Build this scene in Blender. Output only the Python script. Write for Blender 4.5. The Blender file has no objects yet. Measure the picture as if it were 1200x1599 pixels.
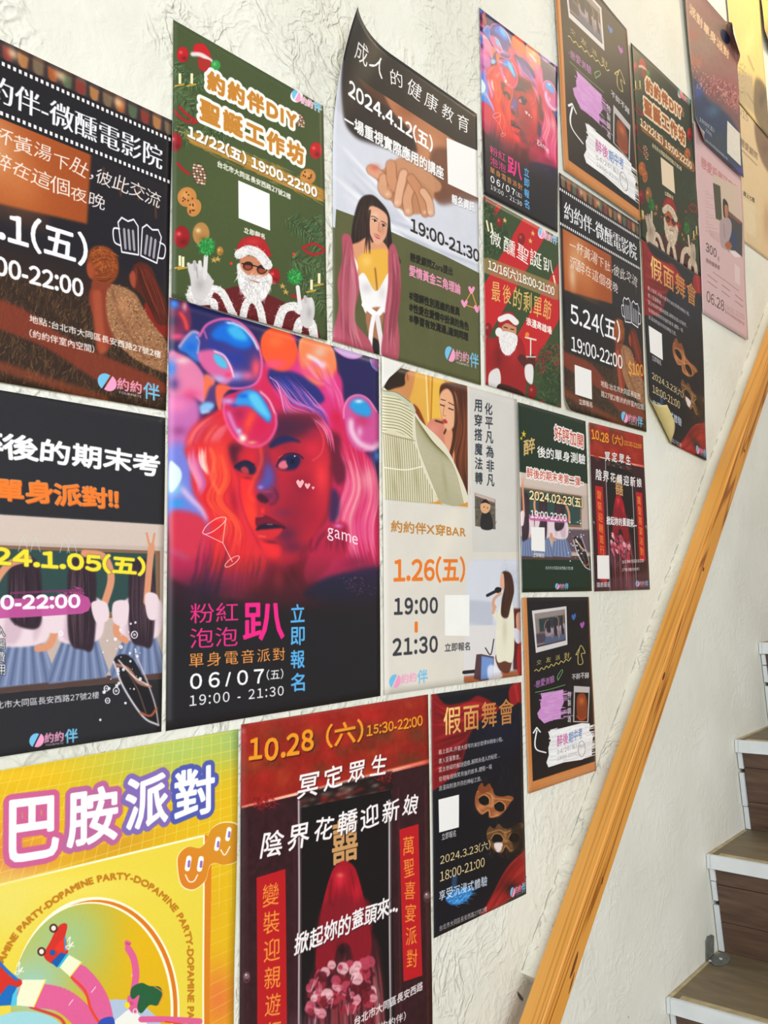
import bpy, bmesh, math, random
import numpy as np
from mathutils import Vector

# ---------------------------------------------------------------- camera, world, lights, exposure
SC = bpy.context.scene
COL = SC.collection
FPX, YAW, PITCH, ROLL, CAMX = 1238.8, .7555, .0867, -.0086, .965   # wall is the plane x = 0, camera .965 m off it
def cam_basis():
    cy, sy, cp, sp, cr, sr = math.cos(YAW), math.sin(YAW), math.cos(PITCH), math.sin(PITCH), math.cos(ROLL), math.sin(ROLL)
    w = np.array([-sy*cp, cy*cp, sp]); r = np.array([cy, sy, 0.]); u = np.cross(r, w)
    return r*cr+u*sr, u*cr-r*sr, w
CR, CU, CW = cam_basis()
cam = bpy.data.objects.new('camera', bpy.data.cameras.new('camera'))
COL.objects.link(cam)
cam.data.sensor_fit = 'VERTICAL'; cam.data.sensor_height = 24.0
cam.data.lens = FPX/1599*24.0
cam.data.clip_start = .01
from mathutils import Matrix
cam.matrix_world = Matrix(((CR[0], CU[0], -CW[0], CAMX), (CR[1], CU[1], -CW[1], 0), (CR[2], CU[2], -CW[2], 0), (0, 0, 0, 1)))
SC.camera = cam
SC.view_settings.view_transform = 'Standard'; SC.view_settings.look = 'None'
SC.view_settings.exposure = 0.0; SC.view_settings.gamma = 1.0; SC.view_settings.use_curve_mapping = False

world = bpy.data.worlds.new('room_light'); SC.world = world; world.use_nodes = True
wb = world.node_tree.nodes['Background']
wb.inputs[0].default_value = (.97, .97, 1.0, 1); wb.inputs[1].default_value = .52

def area(name, loc, target, sx, sy, power, col, spread=180):
    l = bpy.data.lights.new(name, 'AREA'); l.shape = 'RECTANGLE'; l.size = sx; l.size_y = sy
    l.energy = power; l.color = col; l.spread = math.radians(spread)
    o = bpy.data.objects.new(name, l); COL.objects.link(o)
    o.location = loc
    o.rotation_euler = (Vector(target)-Vector(loc)).to_track_quat('-Z', 'Y').to_euler()
    return o
area('daylight_window', (4.2, -1.6, .9), (0, 1.7, -.6), 3.6, 2.6, 224, (.94, .97, 1.0))       # shop front behind the camera
area('ceiling_panel', (.75, .35, 2.0), (0., .9, 0.4), .5, .5, 3, (1.0, .88, .62))
l = bpy.data.lights.new('upstairs_lamp', 'POINT'); l.energy = 44; l.color = (1.0, .76, .45); l.shadow_soft_size = .3
lamp = bpy.data.objects.new('upstairs_lamp', l); COL.objects.link(lamp); lamp.location = (.75, 3.1, 2.55)

# ---------------------------------------------------------------- measuring helpers (photo pixel -> wall plane)
def ray(px, py): return CR*(px-600)/FPX - CU*(py-799.5)/FPX + CW
def onwall(px, py, d=0.):
    q = ray(px, py); t = (d-CAMX)/q[0]; return np.array([CAMX, 0, 0])+t*q

# ---------------------------------------------------------------- materials
def new_mat(name):
    m = bpy.data.materials.new(name); m.use_nodes = True
    nt = m.node_tree; b = nt.nodes['Principled BSDF']
    return m, nt, b
def nd(nt, kind, **kw):
    n = nt.nodes.new(kind)
    for k, v in kw.items():
        if hasattr(n, k): setattr(n, k, v)
        else: n.inputs[k].default_value = v
    return n
def lk(nt, a, b): nt.links.new(a, b)
def hexc(h):
    return np.array([int(h[i:i+2], 16)/255 for i in (0, 2, 4)], np.float32)
def lin(h):
    c = hexc(h); return tuple(float(x) for x in np.where(c <= .04045, c/12.92, ((c+.055)/1.055)**2.4))+(1.,)

def plaster():
    m, nt, b = new_mat('trowelled_plaster')
    tc = nd(nt, 'ShaderNodeTexCoord'); P = tc.outputs['Object']
    n1 = nd(nt, 'ShaderNodeTexNoise', Scale=3.0, Detail=4.0); lk(nt, P, n1.inputs['Vector'])
    r = nd(nt, 'ShaderNodeValToRGB'); lk(nt, n1.outputs[0], r.inputs[0])
    r.color_ramp.elements[0].position = .35; r.color_ramp.elements[0].color = lin('d9d8ca')
    r.color_ramp.elements[1].position = .7; r.color_ramp.elements[1].color = lin('e7e6da')
    # small dark specks
    v = nd(nt, 'ShaderNodeTexVoronoi', Scale=9.0); lk(nt, P, v.inputs['Vector'])
    sp = nd(nt, 'ShaderNodeMapRange'); lk(nt, v.outputs['Distance'], sp.inputs[0])
    sp.inputs[1].default_value = .018; sp.inputs[2].default_value = .03; sp.inputs[3].default_value = .45; sp.inputs[4].default_value = 1
    mx = nd(nt, 'ShaderNodeMix', data_type='RGBA', blend_type='MULTIPLY'); mx.inputs[0].default_value = 1
    lk(nt, r.outputs[0], mx.inputs[6]); lk(nt, sp.outputs[0], mx.inputs[7]); lk(nt, mx.outputs[2], b.inputs['Base Color'])
    # relief: smeared trowel ridges, pits and lumps of several sizes
    wn = nd(nt, 'ShaderNodeTexNoise', Scale=7.0, Detail=4.0); lk(nt, P, wn.inputs['Vector'])
    va = nd(nt, 'ShaderNodeVectorMath', operation='MULTIPLY_ADD'); lk(nt, wn.outputs['Color'], va.inputs[0])
    va.inputs[1].default_value = (.10, .10, .10); lk(nt, P, va.inputs[2])
    def ridge(scale, width, amp, dist):
        rd = nd(nt, 'ShaderNodeTexNoise', Scale=scale, Detail=2.5, Roughness=.5, Distortion=dist); lk(nt, va.outputs[0], rd.inputs['Vector'])
        ab = nd(nt, 'ShaderNodeMath', operation='SUBTRACT'); lk(nt, rd.outputs[0], ab.inputs[0]); ab.inputs[1].default_value = .5
        ab2 = nd(nt, 'ShaderNodeMath', operation='ABSOLUTE'); lk(nt, ab.outputs[0], ab2.inputs[0])
        rg = nd(nt, 'ShaderNodeMapRange', interpolation_type='SMOOTHSTEP'); lk(nt, ab2.outputs[0], rg.inputs[0]); rg.inputs[1].default_value = 0; rg.inputs[2].default_value = width
        rg.inputs[3].default_value = amp; rg.inputs[4].default_value = 0
        return rg.outputs[0]
    msk = nd(nt, 'ShaderNodeTexNoise', Scale=5.0, Detail=3.0); lk(nt, P, msk.inputs['Vector'])
    mr = nd(nt, 'ShaderNodeMapRange'); lk(nt, msk.outputs[0], mr.inputs[0]); mr.inputs[1].default_value = .40; mr.inputs[2].default_value = .56
    r1, r2, r3 = ridge(13., .11, .8, 1.5), ridge(30., .14, .4, .8), ridge(6., .055, .75, 2.0)
    sm = nd(nt, 'ShaderNodeMath', operation='ADD'); lk(nt, r1, sm.inputs[0]); lk(nt, r2, sm.inputs[1])
    sm0 = sm; sm = nd(nt, 'ShaderNodeMath', operation='ADD'); lk(nt, sm0.outputs[0], sm.inputs[0]); lk(nt, r3, sm.inputs[1])
    mu = nd(nt, 'ShaderNodeMath', operation='MULTIPLY'); lk(nt, sm.outputs[0], mu.inputs[0]); lk(nt, mr.outputs[0], mu.inputs[1])
    lump = nd(nt, 'ShaderNodeTexNoise', Scale=26.0, Detail=5.0, Roughness=.55); lk(nt, va.outputs[0], lump.inputs['Vector'])
    ad = nd(nt, 'ShaderNodeMath', operation='MULTIPLY_ADD'); lk(nt, lump.outputs[0], ad.inputs[0]); ad.inputs[1].default_value = 1.3
    lk(nt, mu.outputs[0], ad.inputs[2])
    sx = nd(nt, 'ShaderNodeSeparateXYZ'); lk(nt, P, sx.inputs[0])      # smoother trowelling towards the stairs
    sr = nd(nt, 'ShaderNodeMapRange'); lk(nt, sx.outputs[1], sr.inputs[0]); sr.inputs[1].default_value = 1.0; sr.inputs[2].default_value = 2.0; sr.inputs[3].default_value = .78; sr.inputs[4].default_value = .17
    bp = nd(nt, 'ShaderNodeBump', Distance=.0042); lk(nt, sr.outputs[0], bp.inputs['Strength']); lk(nt, ad.outputs[0], bp.inputs['Height'])
    lk(nt, bp.outputs[0], b.inputs['Normal'])
    b.inputs['Roughness'].default_value = .62; b.inputs['Specular IOR Level'].default_value = .35
    return m

def pine(name='varnished_pine', c0='dea04c', c1='d9993f', c2='c4853a', yk=.8, k=48):
    m, nt, b = new_mat(name)
    tc = nd(nt, 'ShaderNodeTexCoord'); mp = nd(nt, 'ShaderNodeMapping'); lk(nt, tc.outputs['Object'], mp.inputs[0])
    mp.inputs['Scale'].default_value = (34, yk, 26); mp.inputs['Location'].default_value = (3.1, .4, 1.7)
    n = nd(nt, 'ShaderNodeTexNoise', Scale=.55, Detail=1.5, Distortion=.25); lk(nt, mp.outputs[0], n.inputs['Vector'])
    mm = nd(nt, 'ShaderNodeMath', operation='MULTIPLY'); lk(nt, n.outputs[0], mm.inputs[0]); mm.inputs[1].default_value = k
    si = nd(nt, 'ShaderNodeMath', operation='SINE'); lk(nt, mm.outputs[0], si.inputs[0])
    r = nd(nt, 'ShaderNodeValToRGB'); lk(nt, si.outputs[0], r.inputs[0])
    e = r.color_ramp.elements; e[0].position = 0; e[0].color = lin(c0); e[1].position = 1; e[1].color = lin(c2)
    x = e.new(.6); x.color = lin(c1)
    f = nd(nt, 'ShaderNodeTexNoise', Scale=6.0, Detail=5.0); lk(nt, mp.outputs[0], f.inputs['Vector'])
    mr = nd(nt, 'ShaderNodeMapRange'); lk(nt, f.outputs[0], mr.inputs[0]); mr.inputs[3].default_value = .86; mr.inputs[4].default_value = 1.1
    mx = nd(nt, 'ShaderNodeMix', data_type='RGBA', blend_type='MULTIPLY'); mx.inputs[0].default_value = 1
    lk(nt, r.outputs[0], mx.inputs[6]); lk(nt, mr.outputs[0], mx.inputs[7]); lk(nt, mx.outputs[2], b.inputs['Base Color'])
    b.inputs['Roughness'].default_value = .42; b.inputs['Specular IOR Level'].default_value = .4
    return m

def noisy(name, c1, c2, scale, rough=.6, stretch=(1, 1, 1), bump=0., detail=5., metal=0.):
    m, nt, b = new_mat(name)
    tc = nd(nt, 'ShaderNodeTexCoord'); mp = nd(nt, 'ShaderNodeMapping'); lk(nt, tc.outputs['Object'], mp.inputs[0])
    mp.inputs['Scale'].default_value = stretch
    n = nd(nt, 'ShaderNodeTexNoise', Scale=scale, Detail=detail, Distortion=.4); lk(nt, mp.outputs[0], n.inputs['Vector'])
    r = nd(nt, 'ShaderNodeValToRGB'); lk(nt, n.outputs[0], r.inputs[0])
    r.color_ramp.elements[0].position = .3; r.color_ramp.elements[0].color = lin(c1)
    r.color_ramp.elements[1].position = .72; r.color_ramp.elements[1].color = lin(c2)
    lk(nt, r.outputs[0], b.inputs['Base Color'])
    b.inputs['Roughness'].default_value = rough; b.inputs['Metallic'].default_value = metal
    if bump:
        bp = nd(nt, 'ShaderNodeBump', Strength=.6, Distance=bump); lk(nt, n.outputs[0], bp.inputs['Height']); lk(nt, bp.outputs[0], b.inputs['Normal'])
    return m
M_PLASTER = plaster()
M_PINE = pine()
M_PINE_SIDE = pine('varnished_pine_flat_sawn', 'd8953f', 'c68232', '96581c', 1.1, 95)
M_KNOT = noisy('pine_knot', '4a2411', '7c4319', 60)
M_WHITE = noisy('white_edging', 'ced4d6', 'dde1e2', 14, .5)
M_WALNUT = noisy('walnut_board', '4c382c', '685040', 7, .5, (1.2, 1.2, 9), .0006)
M_TREAD = noisy('worn_tread', '665a44', '7e6e54', 9, .55, (1, 3, 1))
M_RAW = noisy('bare_plywood', '9d8f6b', 'c4b48c', 26, .7)
M_STEEL = noisy('galvanised_steel', '6a6b64', '83847c', 60, .6, metal=.3)
M_FLOOR = noisy('floor_tile', 'a9a59a', 'bcb8ac', 5, .4)
M_BACK = noisy('paper_back', 'c9b777', 'd6c68a', 8, .7)
M_HOLE_SHADE = noisy('painted_hole_shade', '3c3a35', '6b675f', 60, .9)

# ---------------------------------------------------------------- mesh helpers
def link(o, parent=None):
    COL.objects.link(o)
    if parent: o.parent = parent
    return o
def mesh_obj(name, verts, faces, mats, parent=None, smooth=False, fm=None):
    me = bpy.data.meshes.new(name); me.from_pydata([tuple(map(float, v)) for v in verts], [], faces)
    for m in (mats if isinstance(mats, (list, tuple)) else [mats]): me.materials.append(m)
    if fm: me.polygons.foreach_set('material_index', fm)
    if smooth: me.polygons.foreach_set('use_smooth', [True]*len(me.polygons))
    me.update()
    return link(bpy.data.objects.new(name, me), parent)
def hexa(name, c, mats, parent=None, bev=0.0, fm=None):
    """eight corners: bottom ring 0-3, top ring 4-7"""
    bm = bmesh.new(); v = [bm.verts.new(tuple(map(float, p))) for p in c]
    fs = [(3, 2, 1, 0), (4, 5, 6, 7), (0, 1, 5, 4), (1, 2, 6, 5), (2, 3, 7, 6), (3, 0, 4, 7)]
    for i, f in enumerate(fs):
        fc = bm.faces.new([v[j] for j in f])
        if fm: fc.material_index = fm[i]
    bmesh.ops.recalc_face_normals(bm, faces=bm.faces)
    if bev: bmesh.ops.bevel(bm, geom=list(bm.edges), offset=bev, segments=2, affect='EDGES', clamp_overlap=True)
    me = bpy.data.meshes.new(name); bm.to_mesh(me); bm.free()
    for m in (mats if isinstance(mats, (list, tuple)) else [mats]): me.materials.append(m)
    return link(bpy.data.objects.new(name, me), parent)
def box(name, a, b, mats, parent=None, bev=0.0):
    (x0, y0, z0), (x1, y1, z1) = a, b
    return hexa(name, [(x0, y0, z0), (x1, y0, z0), (x1, y1, z0), (x0, y1, z0), (x0, y0, z1), (x1, y0, z1), (x1, y1, z1), (x0, y1, z1)], mats, parent, bev)
def empty(name, loc=(0, 0, 0)):
    o = bpy.data.objects.new(name, None); o.empty_display_size = .05; o.location = loc; return link(o)
def tag(o, label, cat, group=None):
    o['label'] = label; o['category'] = cat
    if group: o['group'] = group
    return o

# ---------------------------------------------------------------- the room
FLOOR_Z = -1.665
def structure(o): o['kind'] = 'structure'; return o
structure(box('wall_left', (-.12, -2.6, FLOOR_Z-.1), (0, 6.2, 3.2), M_PLASTER))
structure(box('floor', (-.12, -2.6, FLOOR_Z-.12), (6.4, 6.2, FLOOR_Z), M_FLOOR))
structure(box('wall_far', (-.12, 6.2, FLOOR_Z-.1), (6.4, 6.32, 3.2), M_PLASTER))
# ---------------------------------------------------------------- print engine: draws a poster's flat artwork into a pixel array
rng = np.random.default_rng(7)
def cat(pts, closed=True, n=7):
    p = np.asarray(pts, float)
    if len(p) < 3: return p
    if closed: q = np.vstack([p[-1], p, p[0], p[1]])
    else: q = np.vstack([2*p[0]-p[1], p, 2*p[-1]-p[-2]])
    t = np.linspace(0, 1, n, endpoint=False)[:, None]; out = []
    for i in range(1, len(q)-2):
        a, b, c, d = q[i-1], q[i], q[i+1], q[i+2]
        out.append(.5*((2*b)+(c-a)*t+(2*a-5*b+4*c-d)*t*t+(3*b-a-3*c+d)*t**3))
    out = np.vstack(out)
    return out if closed else np.vstack([out, p[-1]])
def homog(src, dst):
    A = []
    for (x, y), (u, v) in zip(src, dst):
        A.append([x, y, 1, 0, 0, 0, -u*x, -u*y, -u]); A.append([0, 0, 0, x, y, 1, -v*x, -v*y, -v])
    return np.linalg.svd(np.array(A, float))[2][-1].reshape(3, 3)
_glyph = {}
def glyph(ch):
    if ch in _glyph: return _glyph[ch]
    cu = bpy.data.curves.new('glyph', 'FONT'); cu.body = ch; cu.resolution_u = 3
    o = bpy.data.objects.new('glyph', cu); COL.objects.link(o)
    ev = o.evaluated_get(bpy.context.evaluated_depsgraph_get()); me = ev.to_mesh()
    me.calc_loop_triangles()
    if len(me.vertices) == 0: r = (np.zeros((0, 2, 2)), .3, 0, .3)
    else:
        co = np.array([v.co[:2] for v in me.vertices]); tr = np.array([t.vertices[:] for t in me.loop_triangles])
        a = co[tr]; sg = np.sign((a[:, 1, 0]-a[:, 0, 0])*(a[:, 2, 1]-a[:, 0, 1])-(a[:, 1, 1]-a[:, 0, 1])*(a[:, 2, 0]-a[:, 0, 0]))
        a[sg < 0] = a[sg < 0][:, ::-1]
        ed = np.concatenate([a[:, [0, 1]], a[:, [1, 2]], a[:, [2, 0]]])
        cjk = ord(ch) > 0x2e80 and ch not in '，。、：'
        r = (ed, 1.0 if cjk else max(co[:, 0].max()+.05, .3), co[:, 0].min(), co[:, 0].max())
    ev.to_mesh_clear(); bpy.data.objects.remove(o); bpy.data.curves.remove(cu)
    _glyph[ch] = r
    return r
def raster(E, W, H, pad=0):
    """coverage of closed edge soup E (n,2,2) -> (mask, x0, y0) or None"""
    E = E[np.isfinite(E).all((1, 2))]
    if len(E) == 0: return None
    x0 = int(max(math.floor(E[..., 0].min())-pad, 0)); x1 = int(min(math.ceil(E[..., 0].max())+pad+1, W))
    y0 = int(max(math.floor(E[..., 1].min())-pad, 0)); y1 = int(min(math.ceil(E[..., 1].max())+pad+1, H))
    if x1 <= x0 or y1 <= y0: return None
    w, h = x1-x0, y1-y0; SS = 4
    ax, ay, bx, by = E[:, 0, 0]-x0, (E[:, 0, 1]-y0)*SS-.5, E[:, 1, 0]-x0, (E[:, 1, 1]-y0)*SS-.5
    s = np.where(by > ay, 1., -1.); lo = np.minimum(ay, by); hi = np.maximum(ay, by)
    k0 = np.maximum(np.ceil(lo), 0).astype(int); k1 = np.minimum(np.ceil(hi), h*SS).astype(int)
    n = np.maximum(k1-k0, 0); ok = n > 0
    if not ok.any(): return None
    ax, ay, bx, by, s, k0, n = [q[ok] for q in (ax, ay, bx, by, s, k0, n)]
    idx = np.repeat(np.arange(len(n)), n); off = np.arange(n.sum())-np.repeat(np.cumsum(n)-n, n)
    k = k0[idx]+off; x = ax[idx]+(k-ay[idx])/(by-ay)[idx]*(bx-ax)[idx]
    x = np.clip(x, 0, w); ix = np.floor(x).astype(int); fx = x-ix; sv = s[idx]
    acc = np.bincount(k*(w+2)+ix, sv*(1-fx), h*SS*(w+2))+np.bincount(k*(w+2)+ix+1, sv*fx, h*SS*(w+2))
    acc = np.abs(np.cumsum(acc.reshape(h*SS, w+2), 1))[:, :w]
    return np.minimum(acc, 1).reshape(h, SS, w).mean(1).astype(np.float32), x0, y0
def boxblur(a, r):
    r = int(round(r))
    if r < 1: return a
    for ax in (0, 1):
        for _ in range(2):
            c = np.cumsum(np.pad(a, [(r+1, r) if i == ax else (0, 0) for i in (0, 1)], mode='edge'), ax)
            n = a.shape[ax]
            a = (np.take(c, range(2*r+1, n+2*r+1), ax)-np.take(c, range(0, n), ax))/(2*r+1)
    return a
def dilate(a, rx, ry=None):
    ry = rx if ry is None else ry
    out = a.copy()
    X, Y = int(math.ceil(rx)), int(math.ceil(ry))
    for dy in range(-Y, Y+1):
        for dx in range(-X, X+1):
            q = math.hypot(dx/max(rx, .01), dy/max(ry, .01)); wgt = min(1, max(0, (1.0+.5/max(rx, ry, .5)-q)*max(rx, ry)*1.0)) if (dx or dy) else 1
            if wgt <= 0: continue
            sh = np.zeros_like(a); h, w = a.shape
            sh[max(dy, 0):h+min(dy, 0), max(dx, 0):w+min(dx, 0)] = a[max(-dy, 0):h+min(-dy, 0), max(-dx, 0):w+min(-dx, 0)]
            out = np.maximum(out, sh*wgt)
    return out
def loop(p): return np.stack([p, np.roll(p, -1, 0)], 1)
def vnoise(h, w, cell, seed=0):
    r = np.random.default_rng(seed); gh, gw = int(h/cell)+3, int(w/cell)+3; g = r.random((gh, gw))
    y = np.arange(h)/cell; x = np.arange(w)/cell; iy, ix = y.astype(int), x.astype(int); fy, fx = y-iy, x-ix
    fy, fx = (fy*fy*(3-2*fy))[:, None], (fx*fx*(3-2*fx))[None]
    a, b, c, d = g[np.ix_(iy, ix)], g[np.ix_(iy, ix+1)], g[np.ix_(iy+1, ix)], g[np.ix_(iy+1, ix+1)]
    return ((a*(1-fx)+b*fx)*(1-fy)+(c*(1-fx)+d*fx)*fy).astype(np.float32)
def fbm(h, w, cell, seed=0, n=4):
    s = np.zeros((h, w), np.float32); t = 0
    for i in range(n): s += vnoise(h, w, max(cell/2**i, 1.01), seed+i)*.5**i; t += .5**i
    return s/t

class Art:
    def __init__(s, W, H, bg):
        s.W, s.H = W, H; s.im = np.empty((H, W, 3), np.float32); s.im[:] = hexc(bg); s.fr(None)
    def fr(s, quad, x0=0, y0=0, k=1):
        """measuring frame: quad = photo corners TL TR BR BL of the sheet; crop origin and zoom of the notes. None = unit square"""
        s.x0, s.y0, s.k = x0, y0, k
        s.Hm = homog(quad, [(0, 0), (s.W, 0), (s.W, s.H), (0, s.H)]) if quad else None
        return s
    def T(s, p):
        p = np.asarray(p, float).reshape(-1, 2)
        if s.Hm is None: return p*[s.W, s.H]
        q = np.c_[p[:, 0]/s.k+s.x0, p[:, 1]/s.k+s.y0, np.ones(len(p))]@s.Hm.T
        return q[:, :2]/q[:, 2:]
    def put(s, m, col, a=1., b=0, grad=None):
        if m is None: return
        m, x0, y0 = m
        if b: m = boxblur(m, b)
        h, w = m.shape; v = s.im[y0:y0+h, x0:x0+w]; m = (m*a)[..., None]
        if grad is not None:
            (p0, p1), c1 = grad
            p0, p1 = s.T([p0])[0], s.T([p1])[0]; d = p1-p0
            yy, xx = np.mgrid[y0:y0+h, x0:x0+w]
            t = np.clip(((xx-p0[0])*d[0]+(yy-p0[1])*d[1])/(d@d), 0, 1)[..., None].astype(np.float32)
            c = hexc(col)*(1-t)+hexc(c1)*t
        elif isinstance(col, str): c = hexc(col)
        else: c = col
        v += (c-v)*m
    def p(s, pts, col, a=1., b=0, sm=1, grad=None):
        q = cat(pts) if sm and len(pts) > 2 else np.asarray(pts, float)
        s.put(raster(loop(s.T(q)), s.W, s.H, int(b*2)+2), col, a, b, grad)
    def mask(s, pts, sm=1, b=0):
        q = cat(pts) if sm else np.asarray(pts, float)
        m = raster(loop(s.T(q)), s.W, s.H, int(b*2)+2); o = np.zeros((s.H, s.W), np.float32)
        if m is not None: o[m[2]:m[2]+m[0].shape[0], m[1]:m[1]+m[0].shape[1]] = boxblur(m[0], b)
        return o
    def r(s, x0, y0, x1, y1, col, **k): s.p([(x0, y0), (x1, y0), (x1, y1), (x0, y1)], col, sm=0, **k)
    def ell(s, cx, cy, rx, ry, an=0):
        t = np.linspace(0, 2*math.pi, 28, endpoint=False); an = math.radians(an)
        x, y = rx*np.cos(t), ry*np.sin(t)
        return np.c_[cx+x*math.cos(an)-y*math.sin(an), cy+x*math.sin(an)+y*math.cos(an)]
    def o(s, cx, cy, rx, ry, col, an=0, **k): s.p(s.ell(cx, cy, rx, ry, an), col, sm=0, **k)
    def ring(s, cx, cy, rx, ry, w, col, an=0, **k):
        s.l(np.vstack([s.ell(cx, cy, rx, ry, an), s.ell(cx, cy, rx, ry, an)[:1]]), w, col, sm=0, **k)
    def sedges(s, q, w, tap=0):
        """edges of a stroke along q (measured frame), width w"""
        n = len(q); out = []
        ws = np.full(n, w/2.)
        if tap:
            t = np.linspace(0, 1, n); ws = ws*np.clip(np.minimum(t/tap, (1-t)/tap), .12, 1)
        d = q[1:]-q[:-1]; L = np.hypot(d[:, 0], d[:, 1])+1e-9; nx = np.c_[-d[:, 1], d[:, 0]]/L[:, None]
        A, B = q[:-1]+nx*ws[:-1, None], q[1:]+nx*ws[1:, None]; C, D = q[1:]-nx*ws[1:, None], q[:-1]-nx*ws[:-1, None]
        Q = np.stack([A, B, C, D], 1)
        t = np.linspace(0, 2*math.pi, 8, endpoint=False)
        O = q[:, None]+np.stack([np.cos(-t), np.sin(-t)], 1)[None]*ws[:, None, None]
        for P in (Q, O):
            f = s.T(P.reshape(-1, 2)).reshape(P.shape)
            ar = (f[:, :, 0]*np.roll(f[:, :, 1], -1, 1)-f[:, :, 1]*np.roll(f[:, :, 0], -1, 1)).sum(1)
            f[ar < 0] = f[ar < 0][:, ::-1]
            out.append(np.stack([f, np.roll(f, -1, 1)], 2).reshape(-1, 2, 2))
        return np.concatenate(out)
    def l(s, pts, w, col, a=1., b=0, sm=1, tap=0, grad=None):
        q = cat(pts, False) if sm and len(pts) > 2 else np.asarray(pts, float)
        s.put(raster(s.sedges(q, w, tap), s.W, s.H, int(b*2)+2), col, a, b, grad)
    def hair(s, A, B, n, cols, w, a=.8, b=0, jit=.02, tap=.3):
        """n strands between guide curves A and B"""
        A, B = cat(A, False, 5), cat(B, False, 5); m = min(len(A), len(B))
        A = A[np.linspace(0, len(A)-1, m).astype(int)]; B = B[np.linspace(0, len(B)-1, m).astype(int)]
        sp = np.hypot(*(A-B).T).mean()
        by = {}
        for i in range(n):
            t = rng.random(); j = np.cumsum(rng.normal(0, jit*sp*.35, (m, 2)), 0); j -= j.mean(0)
            q = A*(1-t)+B*t+j; k0 = rng.integers(0, max(1, m//4)); k1 = m-rng.integers(0, max(1, m//4))
            by.setdefault(int(rng.integers(len(cols))), []).append(s.sedges(q[k0:k1], w*(.5+rng.random()), tap))
        for c, E in by.items(): s.put(raster(np.concatenate(E), s.W, s.H, int(b*2)+2), cols[c], a, b)
    def fur(s, pts, n, L, w, an, cols, spread=.5, a=.9, sm=1):
        """short strokes scattered inside an outline; an = direction in degrees or centre point to radiate from"""
        q = cat(pts) if sm else np.asarray(pts, float)
        lo, hi = q.min(0), q.max(0); P = lo+rng.random((n*3, 2))*(hi-lo)
        x, y = P[:, 0], P[:, 1]; ins = np.zeros(len(P), bool)
        for i in range(len(q)):
            a0, b0 = q[i], q[(i+1) % len(q)]
            c = (a0[1] > y) != (b0[1] > y)
            with np.errstate(all='ignore'): xc = (b0[0]-a0[0])*(y-a0[1])/(b0[1]-a0[1])+a0[0]
            ins ^= c & (x < xc)
        P = P[ins][:n]
        for c in range(len(cols)):
            S = P[c::len(cols)]
            if not len(S): continue
            if isinstance(an, tuple): th = np.arctan2(S[:, 1]-an[1], S[:, 0]-an[0])
            else: th = np.full(len(S), math.radians(an))
            th = th+rng.normal(0, spread, len(S)); d = np.c_[np.cos(th), np.sin(th)]*L*(.5+rng.random(len(S)))[:, None]
            nn = np.c_[-d[:, 1], d[:, 0]]; nn = nn/np.hypot(*nn.T)[:, None]*w/2
            Q = np.stack([S-nn, S+d-nn*.3, S+d+nn*.3, S+nn], 1); f = s.T(Q.reshape(-1, 2)).reshape(Q.shape)
            ar = (f[:, :, 0]*np.roll(f[:, :, 1], -1, 1)-f[:, :, 1]*np.roll(f[:, :, 0], -1, 1)).sum(1); f[ar < 0] = f[ar < 0][:, ::-1]
            s.put(raster(np.stack([f, np.roll(f, -1, 1)], 2).reshape(-1, 2, 2), s.W, s.H, 2), cols[c], a)
    def g(s, cx, cy, rx, ry, col, a=1., an=0, pw=1.):
        """soft round dab"""
        c = s.T([(cx, cy)])[0]; an = math.radians(an)
        e1 = s.T([(cx+rx*math.cos(an), cy+rx*math.sin(an))])[0]-c; e2 = s.T([(cx-ry*math.sin(an), cy+ry*math.cos(an))])[0]-c
        ex = 1.9*math.hypot(e1[0], e2[0]); ey = 1.9*math.hypot(e1[1], e2[1])
        x0, x1 = int(max(c[0]-ex, 0)), int(min(c[0]+ex+1, s.W)); y0, y1 = int(max(c[1]-ey, 0)), int(min(c[1]+ey+1, s.H))
        if x1 <= x0 or y1 <= y0: return
        yy, xx = np.mgrid[y0:y1, x0:x1]; I = np.linalg.inv(np.array([e1, e2]).T)
        u = I[0, 0]*(xx-c[0])+I[0, 1]*(yy-c[1]); v = I[1, 0]*(xx-c[0])+I[1, 1]*(yy-c[1])
        s.put((np.exp(-1.6*(u*u+v*v)**pw).astype(np.float32), x0, y0), col, a)
    def t(s, txt, bl, br, h, col, bold=0, ol=None, ol2=None, sh=None, grad=None, jit=0, slant=0, gap=0, ming=0, thin=0, a=1., b=0, arc=None, rounded=False):
        """text: baseline from bl to br, h = height of the ink at bl, all in the measured frame. bold / ol in texture px"""
        Es = []; x = 0
        for ch in txt:
            if ch == ' ': x += .35+gap; continue
            fw = chr(ord(ch)+0xfee0) if ch in '0123456789:.()$#!' and not rounded else ch
            E, adv, mn, mx = glyph(fw); E = E.copy()
            if fw != ch: E[..., 0] += .05-mn; adv = mx-mn+.1
            if jit:
                an = rng.normal(0, jit*.12); k = 1+rng.normal(0, jit*.1); c = np.array([adv/2, .35])
                R = np.array([[math.cos(an), -math.sin(an)], [math.sin(an), math.cos(an)]])
                E = (E-c)@R.T*k+c+[0, rng.normal(0, jit*.05)]
            if slant: E[..., 0] += E[..., 1]*slant
            E[..., 0] += x; x += adv+gap; Es.append(E)
        E = np.concatenate(Es); mn, mx = E.reshape(-1, 2).min(0), E.reshape(-1, 2).max(0)
        E = (E-mn)/(mx-mn)
        bl, br = np.asarray(bl, float), np.asarray(br, float)
        if arc is not None: P = arc(E[..., 0].ravel(), E[..., 1].ravel())
        else:
            B, R = s.T([bl, br]); U = s.T([bl+[0, -h]])[0]-B
            P = B+E[..., :1].reshape(-1, 1)*(R-B)+E[..., 1:].reshape(-1, 1)*U
            E2 = P.reshape(E.shape)
        if arc is not None: E2 = s.T(P).reshape(E.shape)
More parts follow.
